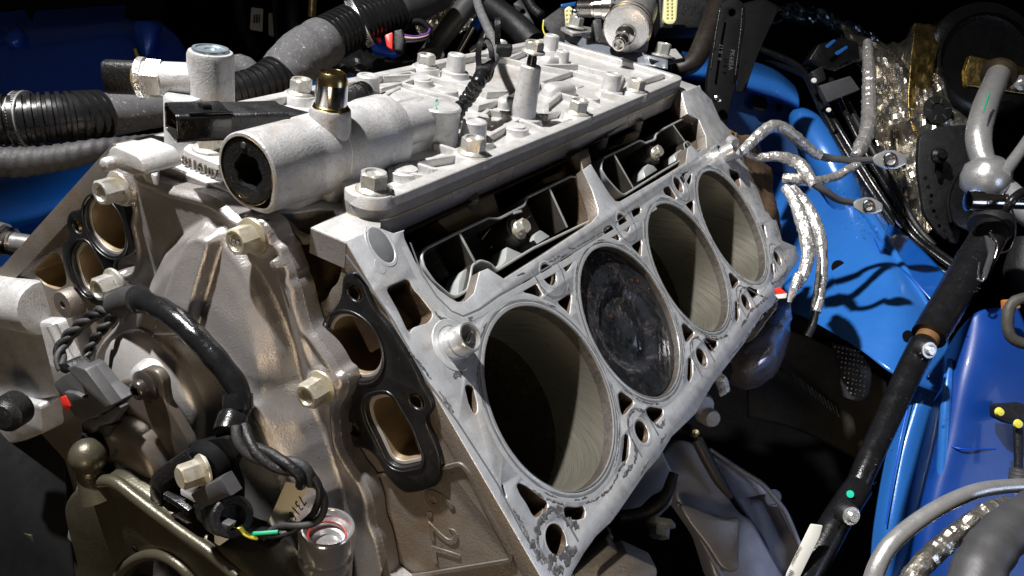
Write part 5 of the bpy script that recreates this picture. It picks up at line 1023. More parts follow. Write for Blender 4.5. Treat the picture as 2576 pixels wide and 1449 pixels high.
plate('body', [(930, 100), (980, 75), (1005, 130), (985, 138), (935, 128)], 865, 14, m_blued, rc, 1.5); plate('red_lock', [(967, 88), (988, 80), (987, 125), (973, 118)], 850, 8, m_red, rc, .8); plate('red_lock', [(944, 95), (957, 92), (956, 104), (950, 103)], 850, 6, m_red, rc, .6)
plate('boot', [(990, 76), (1012, 72), (1018, 100), (1012, 128), (992, 128)], 850, 14, m_black, rc, 1.5)
for k, mt in enumerate((m_purple, m_pink, m_black, m_tape)): pipe('wire', [(1015, 88 + k * 6, 855), (1045, 92 + k * 4, 860), (1075, 84 + k * 4, 870), (1082, 70, 880)], 3, mt, rc, 3, 8)
tag(pipe('black_bow', [(1020, 60, 880), (1060, 55, 880), (1085, 85, 880), (1078, 108, 880)], [10, 9, 7, 3], m_blackd), 'curved black strap over the wires of the red connector', 'strap')
tag(pipe('grey_bar', [(1070, 150, 980), (1130, 70, 960), (1200, -20, 950)], [25, 26, 28], m_grey, None, 8), 'straight dull grey bar leaning behind the valley cover', 'bar')
tag(pipe('thin_silver_tube', [(1148, 145, 1000), (1170, 105, 990), (1192, 66, 980)], [9, 9, 10], m_steel, None, 8), 'thin silver tube leaning next to the dull grey bar', 'tube')
tag(plate('blue_bracket', [(1180, 62), (1205, 30), (1215, 60), (1200, 75)], 980, 10, m_blue), 'small blue bracket on top of the thin silver tube', 'bracket')
tag(sheet('crumpled_film', [[(1010, -15, 1150), (1080, -15, 1180), (1150, -15, 1180), (1210, -15, 1150)], [(1030, 50, 1120), (1090, 40, 1160), (1130, 50, 1150), (1200, 40, 1150)], [(1060, 110, 1100), (1090, 110, 1120), (1110, 100, 1100), (1190, 100, 1120)]], m_foild, None, 14, 26, 1, 20), 'crumpled shiny foil sheet behind the leaning grey bar', 'foil')
tag(sheet('shiny_manifold', [[(830, 128, 980), (900, 120, 960), (980, 140, 950), (1060, 140, 950)], [(820, 160, 930), (900, 150, 920), (980, 158, 910), (1060, 162, 920)], [(800, 215, 960), (880, 200, 930), (960, 190, 930), (1040, 185, 950)]], m_blackg, None, 10, 16, 3, 35, .05), 'glossy black lumpy cover with bright reflections left of the valley cover', 'engine part')
tag(sheet('blue_crossmember', [[(700, 205, 1050), (800, 195, 1040), (900, 170, 1040)], [(690, 230, 1000), (800, 215, 1000), (900, 195, 1000)], [(680, 270, 980), (800, 250, 980), (900, 230, 980)]], m_blue), 'blue painted crossmember glimpsed behind the nozzle', 'car panel')
tag(plate('slotted_plate', [(1040, 150), (1060, 120), (1110, 118), (1120, 140), (1100, 160), (1060, 168)], 930, 4, m_grey, holes=[(1082, 138, 12, 3)]), 'grey slotted plate behind the left cover bolts', 'plate')
for i, (x0, y0, x1, y1, r_) in enumerate([(1185, 130, 1235, 112, 9), (860, 150, 960, 170, 12), (1215, 100, 1235, 60, 10), (850, 170, 930, 182, 8)]):
    tag(pipe('chrome_line', [(x0, y0, 960), ((x0 + x1) / 2, (y0 + y1) / 2 - 8, 955), (x1, y1, 950)], r_, m_steel if i != 3 else m_blue), ('short chrome line behind the left edge of the valley cover', 'chrome line on the glossy black cover', 'upright chrome line behind the wire conduit', 'blue line under the chrome line by the glossy cover')[i], 'pipe')
# connector housings at the top centre
bx1 = empty('black_housing', PC(1400, 80, 1000), 'black electrical housing with a pale yellow pin block, top centre', 'connector')
plate('case', [(1362, 50), (1410, 15), (1440, 20), (1450, 95), (1380, 150), (1366, 110)], 1010, 40, m_black, bx1, 3)
plate('pin_block', [(1420, 22), (1432, 14), (1442, 22), (1440, 72), (1424, 78)], 960, 5, m_paleyel, bx1, 1, 2, holes=[(1430 + dx, 28 + dy, 1.8, 2) for dx in (-3, 6) for dy in (0, 11, 22, 33)])
pipe('yellow_wire', [(1368, 50, 960), (1366, 75, 960), (1376, 95, 960)], 2, m_yellow, bx1, 3, 8)
pipe('corrugated_tail', [(1362, 40, 980), (1340, 20, 990), (1320, -15, 1000)], 12, m_black, bx1, 1, 14, lambda s, a: 1 + .12 * math.sin(s * 1.4))
tag(plate('blue_rail', [(1410, 10), (1480, -2), (1480, 8), (1412, 22)], 1050, 6, m_bluel), 'short bright blue rail above the pale yellow pin block', 'rail')
for i, q in enumerate([[(1350, 95), (1372, 82), (1378, 100), (1352, 112)], [(1392, 88), (1420, 92), (1416, 102), (1395, 102)]]): tag(plate('blue_tab', q, 1050, 6, m_bluel), ('blue tab left of the black housing', 'blue tab beneath the black housing')[i], 'tab')
tag(plate('dim_bracket', [(1290, 10), (1310, -5), (1345, 60), (1332, 75)], 1080, 10, m_grey, holes=[(1315, 30, 7, 6)]), 'dim grey frame left of the black housing', 'bracket')
nb = empty('flat_bracket', PC(1450, 75, 850), 'flat steel bracket with a flanged bolt left of the silver canister', 'bracket')
plate('strip', [(1410, 68), (1440, 62), (1488, 68), (1488, 80), (1440, 84)], 850, 3, m_alu, nb, .6, tilt=Z); plate('strip', [(1436, 84), (1486, 88), (1486, 97), (1450, 92)], 850, 6, m_cast, nb, .6)
hexbolt('flange_bolt', PC(1446, 70, 846), nrm(Z + .15 * Y), 12.6, 11, 10, m_bolt, nb)
yb = empty('yellow_pin_block', PC(1687, 25, 950), 'pale yellow pin block with rows of holes in a black housing', 'connector')
plate('pins', [(1672, -10), (1706, -10), (1702, 50), (1694, 61), (1676, 61), (1668, 50)], 945, 8, m_paleyel, yb, 1.2, 3, holes=[(1681 + dx, 2 + dy, 2.0, 3) for dx in (0, 11) for dy in (0, 9, 18, 27, 36, 45)])
plate('case', [(1655, -20), (1780, -20), (1790, 40), (1760, 70), (1660, 72)], 980, 40, m_black, yb, 3)
tag(plate('grey_clip', [(1755, 60), (1790, 58), (1800, 90), (1778, 108)], 1000, 6, m_grey), 'small grey clip between the pin block and the tall black bracket', 'clip')
# ---- silver canister
cn = empty('silver_canister', PC(1580, 70, 800), 'brushed silver canister with a barbed outlet, standing behind the valley cover', 'canister')
ax_ = nrm(PC(1576, 76, 790) - PC(1600, 20, 850)); c = PC(1576, 76, 790)
g = G(); lathe(g, c - ax_ * 70, ax_, [(22, 0), (22, 56), (23.2, 58), (23.4, 62), (22.4, 64), (22.4, 67), (21, 69.5), (19, 70), (.01, 70.4)], 56); g.build('drum', m_alu, cn, smooth=35)
for h_ in (-6, -14): disc('drum_ring', c + ax_ * h_, ax_, [(22.6, -1), (23.4, 0), (22.6, 1)], m_steelg, cn, 56)
nax = nrm(PC(1550, 122, 757) - PC(1576, 84, 790)); g = G(); lathe(g, PC(1576, 84, 792), nax, [(9.5, -2), (9.5, 6), (8.2, 7), (5, 8), (5, 15), (6.8, 16), (6.8, 21), (5.0, 24), (4.4, 25), (6.0, 28), (6.0, 33), (5.6, 34), (4.4, 34), (4.0, 28), (.01, 27)], 28); g.build('barbed_outlet', m_steel, cn, smooth=30)
fa, fb_ = PC(1530, 20, 800), PC(1445, 22, 810); fx = nrm(fb_ - fa); g = G(); lathe(g, fa, fx, [(11.5, -4), (11.5, 4), (9.8, 5), (9.8, 12), (8.4, 13), (8.4, 15)] + sum([[(8.6, 15 + i * 2), (7.6, 16 + i * 2)] for i in range(8)], []) + [(6.5, 31), (.01, 31)], 30); g.build('threaded_port', m_steel, cn, smooth=25)
disc('port_ball', PC(1447, 30, 790), FN, [(3.5, -3), (3.5, 0), (2, 2.5), (.01, 3)], m_steel, cn, 16)
plate('saddle', [(1508, 100), (1520, 60), (1640, 60), (1628, 132), (1575, 130), (1540, 118)], 830, 5, m_cast, cn, .6)
g = G(); P0 = PC(1646, 150, 800); plate('support_plate', [(1490, 52), (1512, 40), (1520, 110), (1500, 110)], 860, 30, m_black, cn)
wp = empty('mounting_plate', PC(1665, 142, 810), 'black mounting plate with a flanged bolt above the rear corner of the valley cover', 'bracket')
plate('plate', [(1620, 138), (1660, 120), (1722, 138), (1725, 148), (1680, 156), (1640, 152)], 815, 3, m_blackg, wp, .5, tilt=Z); plate('spacer', [(1668, 125), (1700, 122), (1718, 145), (1690, 150)], 830, 3, m_cast, wp, .5, tilt=Z)
hexbolt('flange_bolt', PC(1664, 140, 806), nrm(Z + .1 * Y), 12.6, 12, 11, m_bolt, wp, rot=.6)
disc('bright_pin', PC(1619, 139, 800), FN, [(3, -2), (2.6, 1), (.01, 1.6)], m_steel, wp, 14)
# clear plastic strip lying on the rear edge
tag(sheet('plastic_strip', [[(1428, 80, 850), (1495, 106, 830), (1560, 124, 815), (1620, 138, 800), (1680, 152, 790)], [(1422, 97, 846), (1480, 128, 826), (1545, 146, 811), (1615, 165, 796), (1680, 175, 786)]], M('smoky_plastic', (0.10, 0.11, 0.13), 0, .2, .15, 40, .1, .05), None, 6, 2, .8), 'smoky translucent plastic strip along the rear edge of the valley cover', 'plastic strip')
tag(sheet('clear_strip', [[(1420, 100, 842), (1475, 132, 822), (1530, 148, 810)], [(1430, 122, 838), (1490, 148, 818), (1550, 166, 806)]], m_clear, None, 6, 2, .5), 'clear film flap below the smoky plastic strip', 'plastic film')
# ---- tall black bracket arm
tb_ = empty('tall_bracket', PC(1830, 150, 850), 'tall black stamped bracket arm standing behind the rear corner of the engine', 'bracket')
plate('arm', [(1815, 8), (1838, -6), (1862, -2), (1876, 14), (1875, 60), (1858, 190), (1845, 240), (1826, 320), (1808, 300), (1778, 235), (1780, 190), (1800, 80)], 850, 10, m_blackd, tb_, 1.6, 4, holes=[(1843, 32, 9, 6)])
pipe('raised_edge', [(1812, 20, 838), (1800, 90, 838), (1788, 175, 838)], 2.5, m_blackg, tb_, 4, 8); pipe('raised_edge', [(1868, 20, 838), (1862, 90, 838), (1850, 190, 838)], 2.5, m_blackg, tb_, 4, 8)
disc('arm_bolt', PC(1805, 249, 838), FN, [(4, 0), (3.8, 3), (2, 4), (.01, 4.2)], m_steel, tb_, 18)
eu = nrm(PC(1838, 170, 838) - PC(1845, 110, 838)); ev = nrm(np.cross(FN, eu)); text('PK685A', PC(1838, 124, 838.5), eu, ev, 6.2, .25, m_grey, tb_, 'stamped_lettering'); text('0 . 0 17', PC(1815, 152, 838.5), -eu, -ev, 5.2, .25, m_grey, tb_, 'stamped_lettering')
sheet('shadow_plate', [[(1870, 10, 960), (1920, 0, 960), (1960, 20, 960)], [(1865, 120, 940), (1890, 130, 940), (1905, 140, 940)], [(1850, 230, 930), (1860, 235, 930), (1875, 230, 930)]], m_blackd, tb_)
tag(pipe('dark_hose', [(1690, 175, 900), (1740, 160, 900), (1775, 100, 920), (1800, 40, 950), (1820, -20, 980)], [18, 24, 28, 30, 30], M('brown_black_rubber', (.012, .008, .006), 0, .5, .2, 60, .1, .1)), 'dark brown-black hose rising left of the tall black bracket', 'hose')
# ================================================================== RIGHT SIDE
rf_ = empty('right_fender', PC(2100, 600, 1000), 'bright blue painted inner fender structure to the right of the engine', 'car panel')
sheet('upper_rail', [[(1715, 128, 1190), (1800, 138, 1190), (1880, 150, 1190), (1950, 175, 1190), (2000, 215, 1190)], [(1715, 160, 1120), (1800, 166, 1120), (1880, 182, 1120), (1960, 205, 1120), (2010, 240, 1120)], [(1700, 185, 1112), (1790, 200, 1112), (1880, 222, 1112), (1950, 242, 1114), (2010, 270, 1114)], [(1700, 195, 1150), (1790, 212, 1150), (1880, 234, 1150), (1950, 254, 1150), (2005, 280, 1150)]], m_bluel, rf_)
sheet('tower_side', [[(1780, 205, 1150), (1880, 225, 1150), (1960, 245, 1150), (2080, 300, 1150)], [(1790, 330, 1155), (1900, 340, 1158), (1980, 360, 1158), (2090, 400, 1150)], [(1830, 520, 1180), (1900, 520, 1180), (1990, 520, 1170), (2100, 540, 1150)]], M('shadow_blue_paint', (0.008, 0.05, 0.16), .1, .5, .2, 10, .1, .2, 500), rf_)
for x, y, r_ in [(1912, 261, 20), (1960, 271, 9), (1915, 322, 7)]: disc('round_hole', PC(x, y, 1138), nrm(FN), [(r_ * 1138 / FOC, 0), (r_ * 1138 / FOC * .96, .6), (.01, .6)], m_blackd, rf_, 30)
pipe('strut_cone', [(2005, 290, 1130), (2030, 320, 1110), (2075, 390, 1080), (2120, 480, 1060), (2150, 570, 1060)], [22, 40, 46, 44, 30], m_bluel, rf_, 6, 36)
sheet('apron', [[(1860, 430, 1190), (1980, 440, 1160), (2080, 450, 1130), (2140, 450, 1100), (2200, 470, 1080)], [(1880, 520, 1120), (1980, 530, 1090), (2090, 540, 1050), (2180, 560, 1000), (2240, 580, 1000)], [(1920, 640, 1050), (2010, 640, 1010), (2120, 650, 960), (2230, 670, 910), (2310, 690, 920)], [(1970, 760, 960), (2060, 760, 920), (2160, 780, 880), (2270, 800, 850), (2380, 830, 860)], [(2010, 790, 930), (2090, 835, 880), (2170, 885, 840), (2260, 950, 810), (2390, 1000, 820)]], m_bluel, rf_)
pipe('pressed_edge', [(2120, 470, 1085), (2190, 550, 1005), (2235, 620, 945), (2290, 700, 900), (2340, 780, 868)], [13, 15, 12, 9, 7], m_bluel, rf_, 6, 20)
pipe('pressed_edge', [(2090, 700, 945), (2120, 760, 905), (2170, 830, 865), (2230, 890, 832), (2280, 935, 818)], [10, 11, 12, 11, 10], m_bluel, rf_, 6, 20)
sheet('dark_flange', [[(2240, 560, 1010), (2330, 640, 940), (2420, 740, 880)], [(2210, 620, 955), (2290, 700, 895), (2380, 800, 860)]], m_blue, rf_)
for x, y, r_ in [(2109, 672, 17), (2284, 845, 12), (2155, 700, 5)]: disc('round_hole', PC(x, y, {2109: 950, 2284: 830, 2155: 925}[x]), nrm(FN), [(r_ * .47, 0), (r_ * .45, .6), (.01, .6)], m_blackd, rf_, 30)
# standing blue panels, lower right
sheet('lower_flange', [[(2290, 930, 860), (2330, 900, 850), (2360, 860, 850)], [(2270, 1010, 850), (2310, 1000, 830), (2370, 960, 840)], [(2230, 1150, 830), (2270, 1150, 810), (2340, 1120, 820)], [(2200, 1320, 810), (2240, 1330, 790), (2300, 1300, 800)], [(2190, 1440, 800), (2220, 1470, 790), (2290, 1440, 790)]], m_bluel, rf_)
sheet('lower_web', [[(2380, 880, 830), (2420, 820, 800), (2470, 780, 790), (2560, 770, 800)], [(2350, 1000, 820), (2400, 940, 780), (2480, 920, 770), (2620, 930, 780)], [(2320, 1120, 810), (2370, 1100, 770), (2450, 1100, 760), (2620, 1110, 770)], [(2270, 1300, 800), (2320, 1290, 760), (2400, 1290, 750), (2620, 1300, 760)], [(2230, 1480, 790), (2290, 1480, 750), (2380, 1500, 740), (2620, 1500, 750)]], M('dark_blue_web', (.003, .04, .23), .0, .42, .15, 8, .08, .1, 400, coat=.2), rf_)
pipe('pressed_edge', [(2390, 905, 790), (2380, 1000, 775), (2372, 1150, 765), (2362, 1300, 755)], [8, 12, 14, 14], m_bluel, rf_, 6, 20)
g = G()
for k in range(90):
    t = random.random(); x = 2110 + 190 * t + random.gauss(0, 16); y = 500 + 260 * t + random.gauss(0, 22); dp_ = 1040 - 130 * t
    ball(g, PC(x, y, dp_ - 22), random.choice([.5, .7, .9, 1.3]), 0, 5, .6)
o = g.build('water_beads', m_drop, rf_); o['kind'] = 'stuff'
for k, (pts, r_) in enumerate([([(1990, 560, 1035), (2060, 640, 985), (2110, 740, 920)], 2.0), ([(2200, 600, 955), (2240, 700, 895), (2262, 800, 850)], 1.6), ([(2385, 1120, 765), (2430, 1130, 755), (2560, 1128, 768)], 2.2), ([(2300, 960, 830), (2262, 1120, 805), (2228, 1320, 787)], 2.0)]): pipe('seam_sealer', pts, r_, m_blued, rf_, 4, 8)
for k in range(7): disc('spot_weld', PC(2335 - k * 15, 925 + k * 62, 838 - k * 6), FN, [(2.4, 0), (2.1, .6), (1.2, .3), (.01, .3)], m_bluel, rf_, 14)
# foil heat shields
hs1 = empty('heat_shield', PC(2250, 300, 1100), 'crumpled silver and gold foil heat shield against the right strut tower', 'heat shield')
sheet('foil_sheet', [[(2110, 60, 1240), (2180, 90, 1220), (2260, 110, 1200), (2300, 60, 1200), (2360, 75, 1190)], [(2150, 150, 1160), (2200, 150, 1150), (2260, 160, 1140), (2320, 130, 1140), (2360, 150, 1140)], [(2190, 260, 1120), (2230, 260, 1120), (2280, 250, 1110), (2330, 240, 1110), (2390, 260, 1110)], [(2200, 360, 1110), (2240, 370, 1110), (2290, 360, 1090), (2350, 340, 1080), (2440, 330, 1080)], [(2230, 480, 1100), (2265, 490, 1090), (2300, 480, 1080), (2330, 450, 1080), (2380, 440, 1080)], [(2280, 620, 1080), (2310, 620, 1070), (2325, 600, 1070), (2340, 580, 1070), (2360, 570, 1080)]], m_foild, hs1, 9, 26, 1, 14, .030)
sheet('gold_panel', [[(2300, 58, 1130), (2350, 66, 1130), (2374, 74, 1130)], [(2290, 150, 1110), (2330, 150, 1110), (2352, 150, 1110)], [(2285, 230, 1100), (2310, 235, 1100), (2345, 235, 1100)], [(2285, 290, 1095), (2330, 310, 1090), (2400, 305, 1085)], [(2300, 340, 1090), (2350, 350, 1085), (2440, 330, 1080)]], m_gold, hs1, 10, 3, 1, 30)
sheet('upper_foil', [[(1925, 35, 1300), (2000, 20, 1300), (2060, 30, 1280), (2140, 60, 1260), (2200, 85, 1240)], [(1920, 60, 1280), (2000, 55, 1270), (2070, 65, 1250), (2150, 100, 1230), (2210, 130, 1210)], [(1925, 75, 1290), (2000, 78, 1290), (2070, 90, 1270), (2150, 150, 1240), (2200, 190, 1200)]], M('blue_tinted_foil', (0.16, 0.24, 0.34), 1, .2, .5, 30, .1, 1.0, 200), hs1, 14, 20, 1, 22)
cl = PC(2358, 277, 1070); g = G(); lathe(g, cl, nrm(FN + .2 * Z), [(18.5, 0), (18.3, 1.4), (9, 3), (8.6, 1), (.01, 1)], 40); pc_ = g.build('push_clip', m_black, hs1)
e1, e2, n = frame(nrm(FN + .2 * Z))
for i in range(6):
    a_ = i * math.pi / 3 + .3; d_ = e1 * math.cos(a_) + e2 * math.sin(a_); g = G(); box(g, cl + d_ * 12 + n * 2.4, (d_, np.cross(n, d_), n), (7, 1.6, 1.6), .3); g.build('clip_spoke', m_grey, pc_)
# fluid lines
fl_ = empty('fluid_lines', PC(2200, 450, 1040), 'bundle of glossy black fluid lines running down to the right between blue panel and foil', 'pipe')
for k, (pts, r_, mt) in enumerate([([(1900, 120, 1200), (2010, 170, 1150), (2060, 260, 1090), (2120, 370, 1050), (2190, 480, 1020), (2260, 580, 1000), (2330, 655, 970), (2400, 700, 950)], 9, m_blackg), ([(1930, 150, 1200), (2040, 200, 1130), (2090, 290, 1070), (2150, 390, 1040), (2220, 500, 1010), (2290, 590, 990), (2350, 640, 965), (2420, 690, 940)], 8, m_blackg), ([(2090, 200, 1100), (2125, 280, 1060), (2180, 390, 1030), (2250, 500, 1010), (2310, 590, 990), (2400, 660, 950)], 7, m_blackg), ([(2130, 260, 1080), (2190, 370, 1040), (2250, 470, 1020), (2300, 560, 1000), (2350, 620, 980)], 9, m_black), ([(2150, 390, 1045), (2210, 480, 1015), (2270, 575, 995)], 6, m_steel)]):
    pipe('line', pts, r_, mt, fl_, 5, 14)
plate('line_clip', [(2060, 215), (2140, 190), (2165, 225), (2082, 258)], 1040, 12, m_grey, fl_, 1.5); plate('line_clip', [(2040, 180), (2070, 165), (2080, 200), (2052, 215)], 1060, 10, m_black, fl_, 1.5)
disc('clip_pin', PC(2047, 203, 1040), FN, [(3.4, 0), (3, 2), (.01, 2.4)], m_white, fl_, 14); disc('clip_pin', PC(2084, 277, 1030), FN, [(3, 0), (2.6, 2), (.01, 2.4)], m_white, fl_, 14)
vb = empty('valve_block', PC(2115, 140, 1100), 'black glossy valve block with blue reflections above the fluid lines', 'valve')
plate('block', [(2035, 150), (2060, 110), (2120, 92), (2160, 108), (2165, 150), (2100, 180), (2060, 170)], 1120, 30, m_blackg, vb, 2)
for q in [[(2076, 115), (2098, 98), (2104, 102), (2082, 122)], [(2100, 132), (2130, 114), (2134, 120), (2106, 140)]]: plate('painted_reflection', q, 1100, 2, m_bluel, vb, .3)  # thin blue plates paint reflections on the glossy block
# dark machinery behind the block
bh = empty('bell_housing', PC(1880, 420, 800), 'dark brown oily casting visible behind the rear edge of the engine block', 'casting')
g = G(); c = np.array([20, 440, 60]); lathe(g, c, Y, [(178, 0), (178, 14), (170, 18), (150, 60), (.01, 65)], 64); g.build('housing', m_cavity, bh)
sheet('side_skirt', [[(1850, 335, 800), (1900, 360, 820), (1940, 430, 840)], [(1880, 440, 800), (1930, 470, 820), (1950, 530, 840)], [(1930, 560, 790), (1960, 560, 810), (1965, 620, 830)]], m_cavity, bh, 8, 8, 2)
for k, (x, y, r_) in enumerate([(1842, 355, 12), (1822, 390, 11)]): disc('rear_plug', PC(x, y, 770 + k * 8), nrm(-Y + X), [(r_ * .4, -3), (r_ * .4, 4), (r_ * .3, 5), (.01, 5)], m_alu, bh, 24)
pipe('orange_cable', [(1835, 330, 830), (1860, 345, 840), (1880, 362, 850)], 4, m_orange, bh, 3, 8)
# foil wrapped leads
DW = 700
def lead(lab, segs): 
    o = empty('foil_lead', PP(segs[0][1][0]), lab, 'cable', 'foil wrapped sensor leads')
    for kind, pts, r_ in segs:
        if kind == 'foil': foilpipe('foil_sleeve', pts, r_, o)
        else: pipe({'grey': 'grey_sleeve', 'black': 'black_sleeve'}[kind], pts, r_, m_grey if kind == 'grey' else m_black, o, 2, 14)
    return o
l1 = lead('foil wrapped lead arching over the blue panel from the rear corner of the block', [('foil', [(1845, 395, 780), (1868, 380, 780), (1900, 348, 785), (1932, 322, 790), (1962, 318, 795), (1995, 340, 800), (2035, 375, 810), (2062, 392, 815)], [9, 13, 14, 15, 15, 15, 14, 12]), ('grey', [(2058, 390, 815), (2085, 398, 820), (2110, 400, 820)], [10, 10, 8]), ('grey', [(2100, 399, 820), (2150, 404, 820), (2195, 402, 820)], [9, 9, 9])])
l2 = lead('upright foil wrapped lead running down from the heat shield', [('foil', [(2182, 105, 1000), (2186, 180, 960), (2187, 260, 920), (2184, 320, 880), (2165, 372, 850), (2150, 395, 840)], [11, 15, 18, 19, 18, 12])])
l3 = lead('foil wrapped lead curving down to the lower oval terminal', [('foil', [(1880, 385, 790), (1910, 396, 790), (1960, 394, 790), (2005, 408, 790), (2032, 440, 785), (2048, 468, 780)], [9, 11, 13, 15, 16, 13]), ('grey', [(2045, 462, 780), (2075, 480, 780), (2110, 503, 785), (2150, 510, 790)], [9, 10, 9, 9])])
l4 = lead('short foil wrapped lead crossing right to the upper oval terminal', [('foil', [(1970, 448, 800), (2010, 452, 795), (2050, 456, 800), (2100, 445, 810), (2130, 428, 815), (2160, 414, 820)], [14, 16, 12, 11, 11, 10])])
l5 = lead('long foil wrapped lead hanging down nearest the engine block', [('foil', [(1975, 470, 775), (2000, 510, 765), (2022, 570, 750), (2033, 630, 740), (2025, 680, 730), (2008, 720, 725)], [12, 15, 17, 17, 15, 9])])
l6 = lead('long foil wrapped lead hanging down in front of the blue panel', [('foil', [(1990, 470, 780), (2030, 520, 775), (2058, 580, 765), (2068, 650, 760), (2062, 730, 750), (2052, 785, 745)], [12, 15, 16, 14, 15, 13]), ('black', [(2052, 780, 745), (2045, 815, 740), (2030, 845, 740)], [9, 10, 12])])
tag(foilpipe('torn_foil', [(2010, 690, 720), (1998, 725, 715), (1985, 760, 715)], [12, 12, 5]), 'torn gold and silver foil scrap hanging by the rear corner of the deck', 'foil')
rs = tag(plate('red_seal', [(1948, 728), (1962, 722), (1980, 738), (1976, 748), (1955, 742)], 705, 3, m_red, None, .4, .6), 'small red and white seal on the torn foil', 'seal'); plate('white_flap', [(1950, 742), (1980, 738), (1978, 750), (1958, 752)], 704, 2, m_white, rs, .3, .5)
def terminal(x, y, ang, s_, dep, lab):
    o = empty('oval_terminal', PC(x, y, dep), lab, 'terminal', 'flat oval terminals on the foil leads'); ca, sa = math.cos(ang), math.sin(ang); q = [(-48, -4), (-40, -14), (-12, -27), (12, -27), (44, -12), (46, 10), (12, 26), (-14, 25), (-42, 12)]
    plate('flange', [(x + (a * ca - b * sa) * s_, y + (a * sa + b * ca) * s_) for a, b in q], dep, 2.4, m_alu, o, .6, 1.5, holes=[(x - 1, y, 15 * s_, 2.3)])
    g = G(); lathe(g, PC(x - 1, y, dep - 1), FN, [(15 * s_ * dep / FOC, -1), (15 * s_ * dep / FOC, 1), (19 * s_ * dep / FOC, 1.4), (21 * s_ * dep / FOC, .4)], 30); g.f = [f for f in g.f if len(f) == 4]; g.mi = g.mi[:len(g.f)]; g.build('eyelet', m_steel, o)
terminal(2240, 402, .02, .92, 815, 'upper flat oval terminal with a round eyelet, in front of the fluid lines'); terminal(2185, 518, .12, .80, 785, 'lower flat oval terminal with a round eyelet, over the blue panel')
# ---- upper right: reservoir, pipes
rv = empty('round_reservoir', PC(2480, 150, 1100), 'large black round housing in the dark upper right corner', 'housing')
g = G(); lathe(g, PC(2480, 150, 1120), nrm(FN), [(78, -40), (78, -4), (72, 2), (62, 4), (60, -3), (50, -6), (.01, -6)], 64); g.build('drum', m_blackg, rv)
plate('square_flange', [(2428, 175), (2440, 138), (2600, 175), (2600, 240), (2430, 215)], 1060, 8, m_gold, rv, 1); disc('flange_nut', PC(2560, 212, 1040), FN, [(10, 0), (9.5, 8), (5, 9), (5, 16), (.01, 16)], m_alu, rv, 20)
ac = empty('coolant_pipe', PC(2470, 330, 950), 'thick grey aluminium pipe bending down at the upper right with a green paint stroke', 'pipe')
pipe('main_pipe', [(2515, 178, 1010), (2502, 210, 990), (2478, 270, 960), (2462, 340, 940), (2472, 400, 930), (2500, 440, 920)], [27, 28, 30, 31, 28, 28], m_alu, ac, 4, 36)
disc('pipe_flare', PC(2512, 188, 1005), nrm(PC(2515, 178, 1010) - PC(2490, 240, 975)), [(20, -2), (21, 2), (15, 6)], M('dark_bronze', (.12, .09, .06), .8, .35), ac)
g = G(); lathe(g, PC(2480, 450, 925), nrm(RM[:, 1] * .8 + FN * .4), [(.01, -22), (16, -20), (24, -12), (26, 0), (24, 12), (16, 20), (13, 24)], 40); g.build('knuckle', m_alu, ac, smooth=60)
pipe('side_pipe', [(2600, 330, 930), (2570, 375, 920), (2545, 410, 912), (2525, 435, 905)], [13, 14, 15, 17], m_alu, ac, 4, 24)
pipe('green_stroke', [(2489, 232, 925), (2482, 255, 922), (2474, 282, 915)], [1.5, 3, 1.2], m_green, ac, 3, 8)
pipe('lower_web', [(2520, 470, 920), (2570, 520, 920), (2620, 560, 920)], [30, 34, 34], m_castr, ac, 5, 30)
qc = empty('quick_coupling', PC(2500, 508, 800), 'stubby steel coupling with a black cable strap at the right edge', 'coupling')
A_, B_ = PC(2432, 505, 800), PC(2600, 512, 800); fx = nrm(B_ - A_); g = G(); lathe(g, A_, fx, [(7, 0), (9.6, 1), (9.8, 12), (9.2, 15), (8, 16), (7.6, 22), (7.2, 34), (8, 35), (8, 37), (6, 38), (6, 70)], 36); g.build('coupling', m_steel, qc, smooth=30)
pipe('strap', [(2530, 530, 785), (2545, 505, 780), (2570, 485, 785), (2600, 478, 790)], [9, 12, 12, 12], m_blackg, qc, 3, 14); pipe('thin_cable', [(2545, 525, 780), (2555, 560, 780), (2553, 600, 780), (2540, 628, 780), (2520, 636, 780)], 2.4, m_blackg, qc, 3, 8)
# strut tower plate
tp = empty('tower_plate', PC(2370, 480, 1000), 'black pressed plate with a stud hole beside the grey pipe', 'plate')
plate('pressing', [(2312, 340), (2360, 318), (2470, 310), (2500, 420), (2440, 470), (2420, 560), (2412, 620), (2370, 600), (2325, 540), (2308, 420)], 1000, 6, m_black, tp, 2, 8); disc('stud', PC(2362, 392, 985), FN, [(10, 0), (9, 3), (5, 5), (4.4, 10), (.01, 10)], m_blackg, tp, 24)
plate('keyhole', [(2352, 410), (2374, 410), (2368, 450), (2358, 450)], 993, 1, m_blackd, tp, .2)
pipe('curved_rib', [(2470, 400, 985), (2410, 440, 985), (2385, 500, 980), (2392, 560, 975)], 4, m_blackd, tp, 5, 10); disc('spring_seat', PC(2440, 520, 985), FN, [(30, 0), (28, 5), (22, 6), (.01, 6)], m_blackg, tp, 40)
for x, y in [(2328, 448), (2342, 508), (2356, 546), (2376, 580), (2398, 594), (2336, 470)]: disc('dimple', PC(x, y, 990), FN, [(2.4, 0), (2, .6), (.01, .6)], m_blackd, tp, 12)
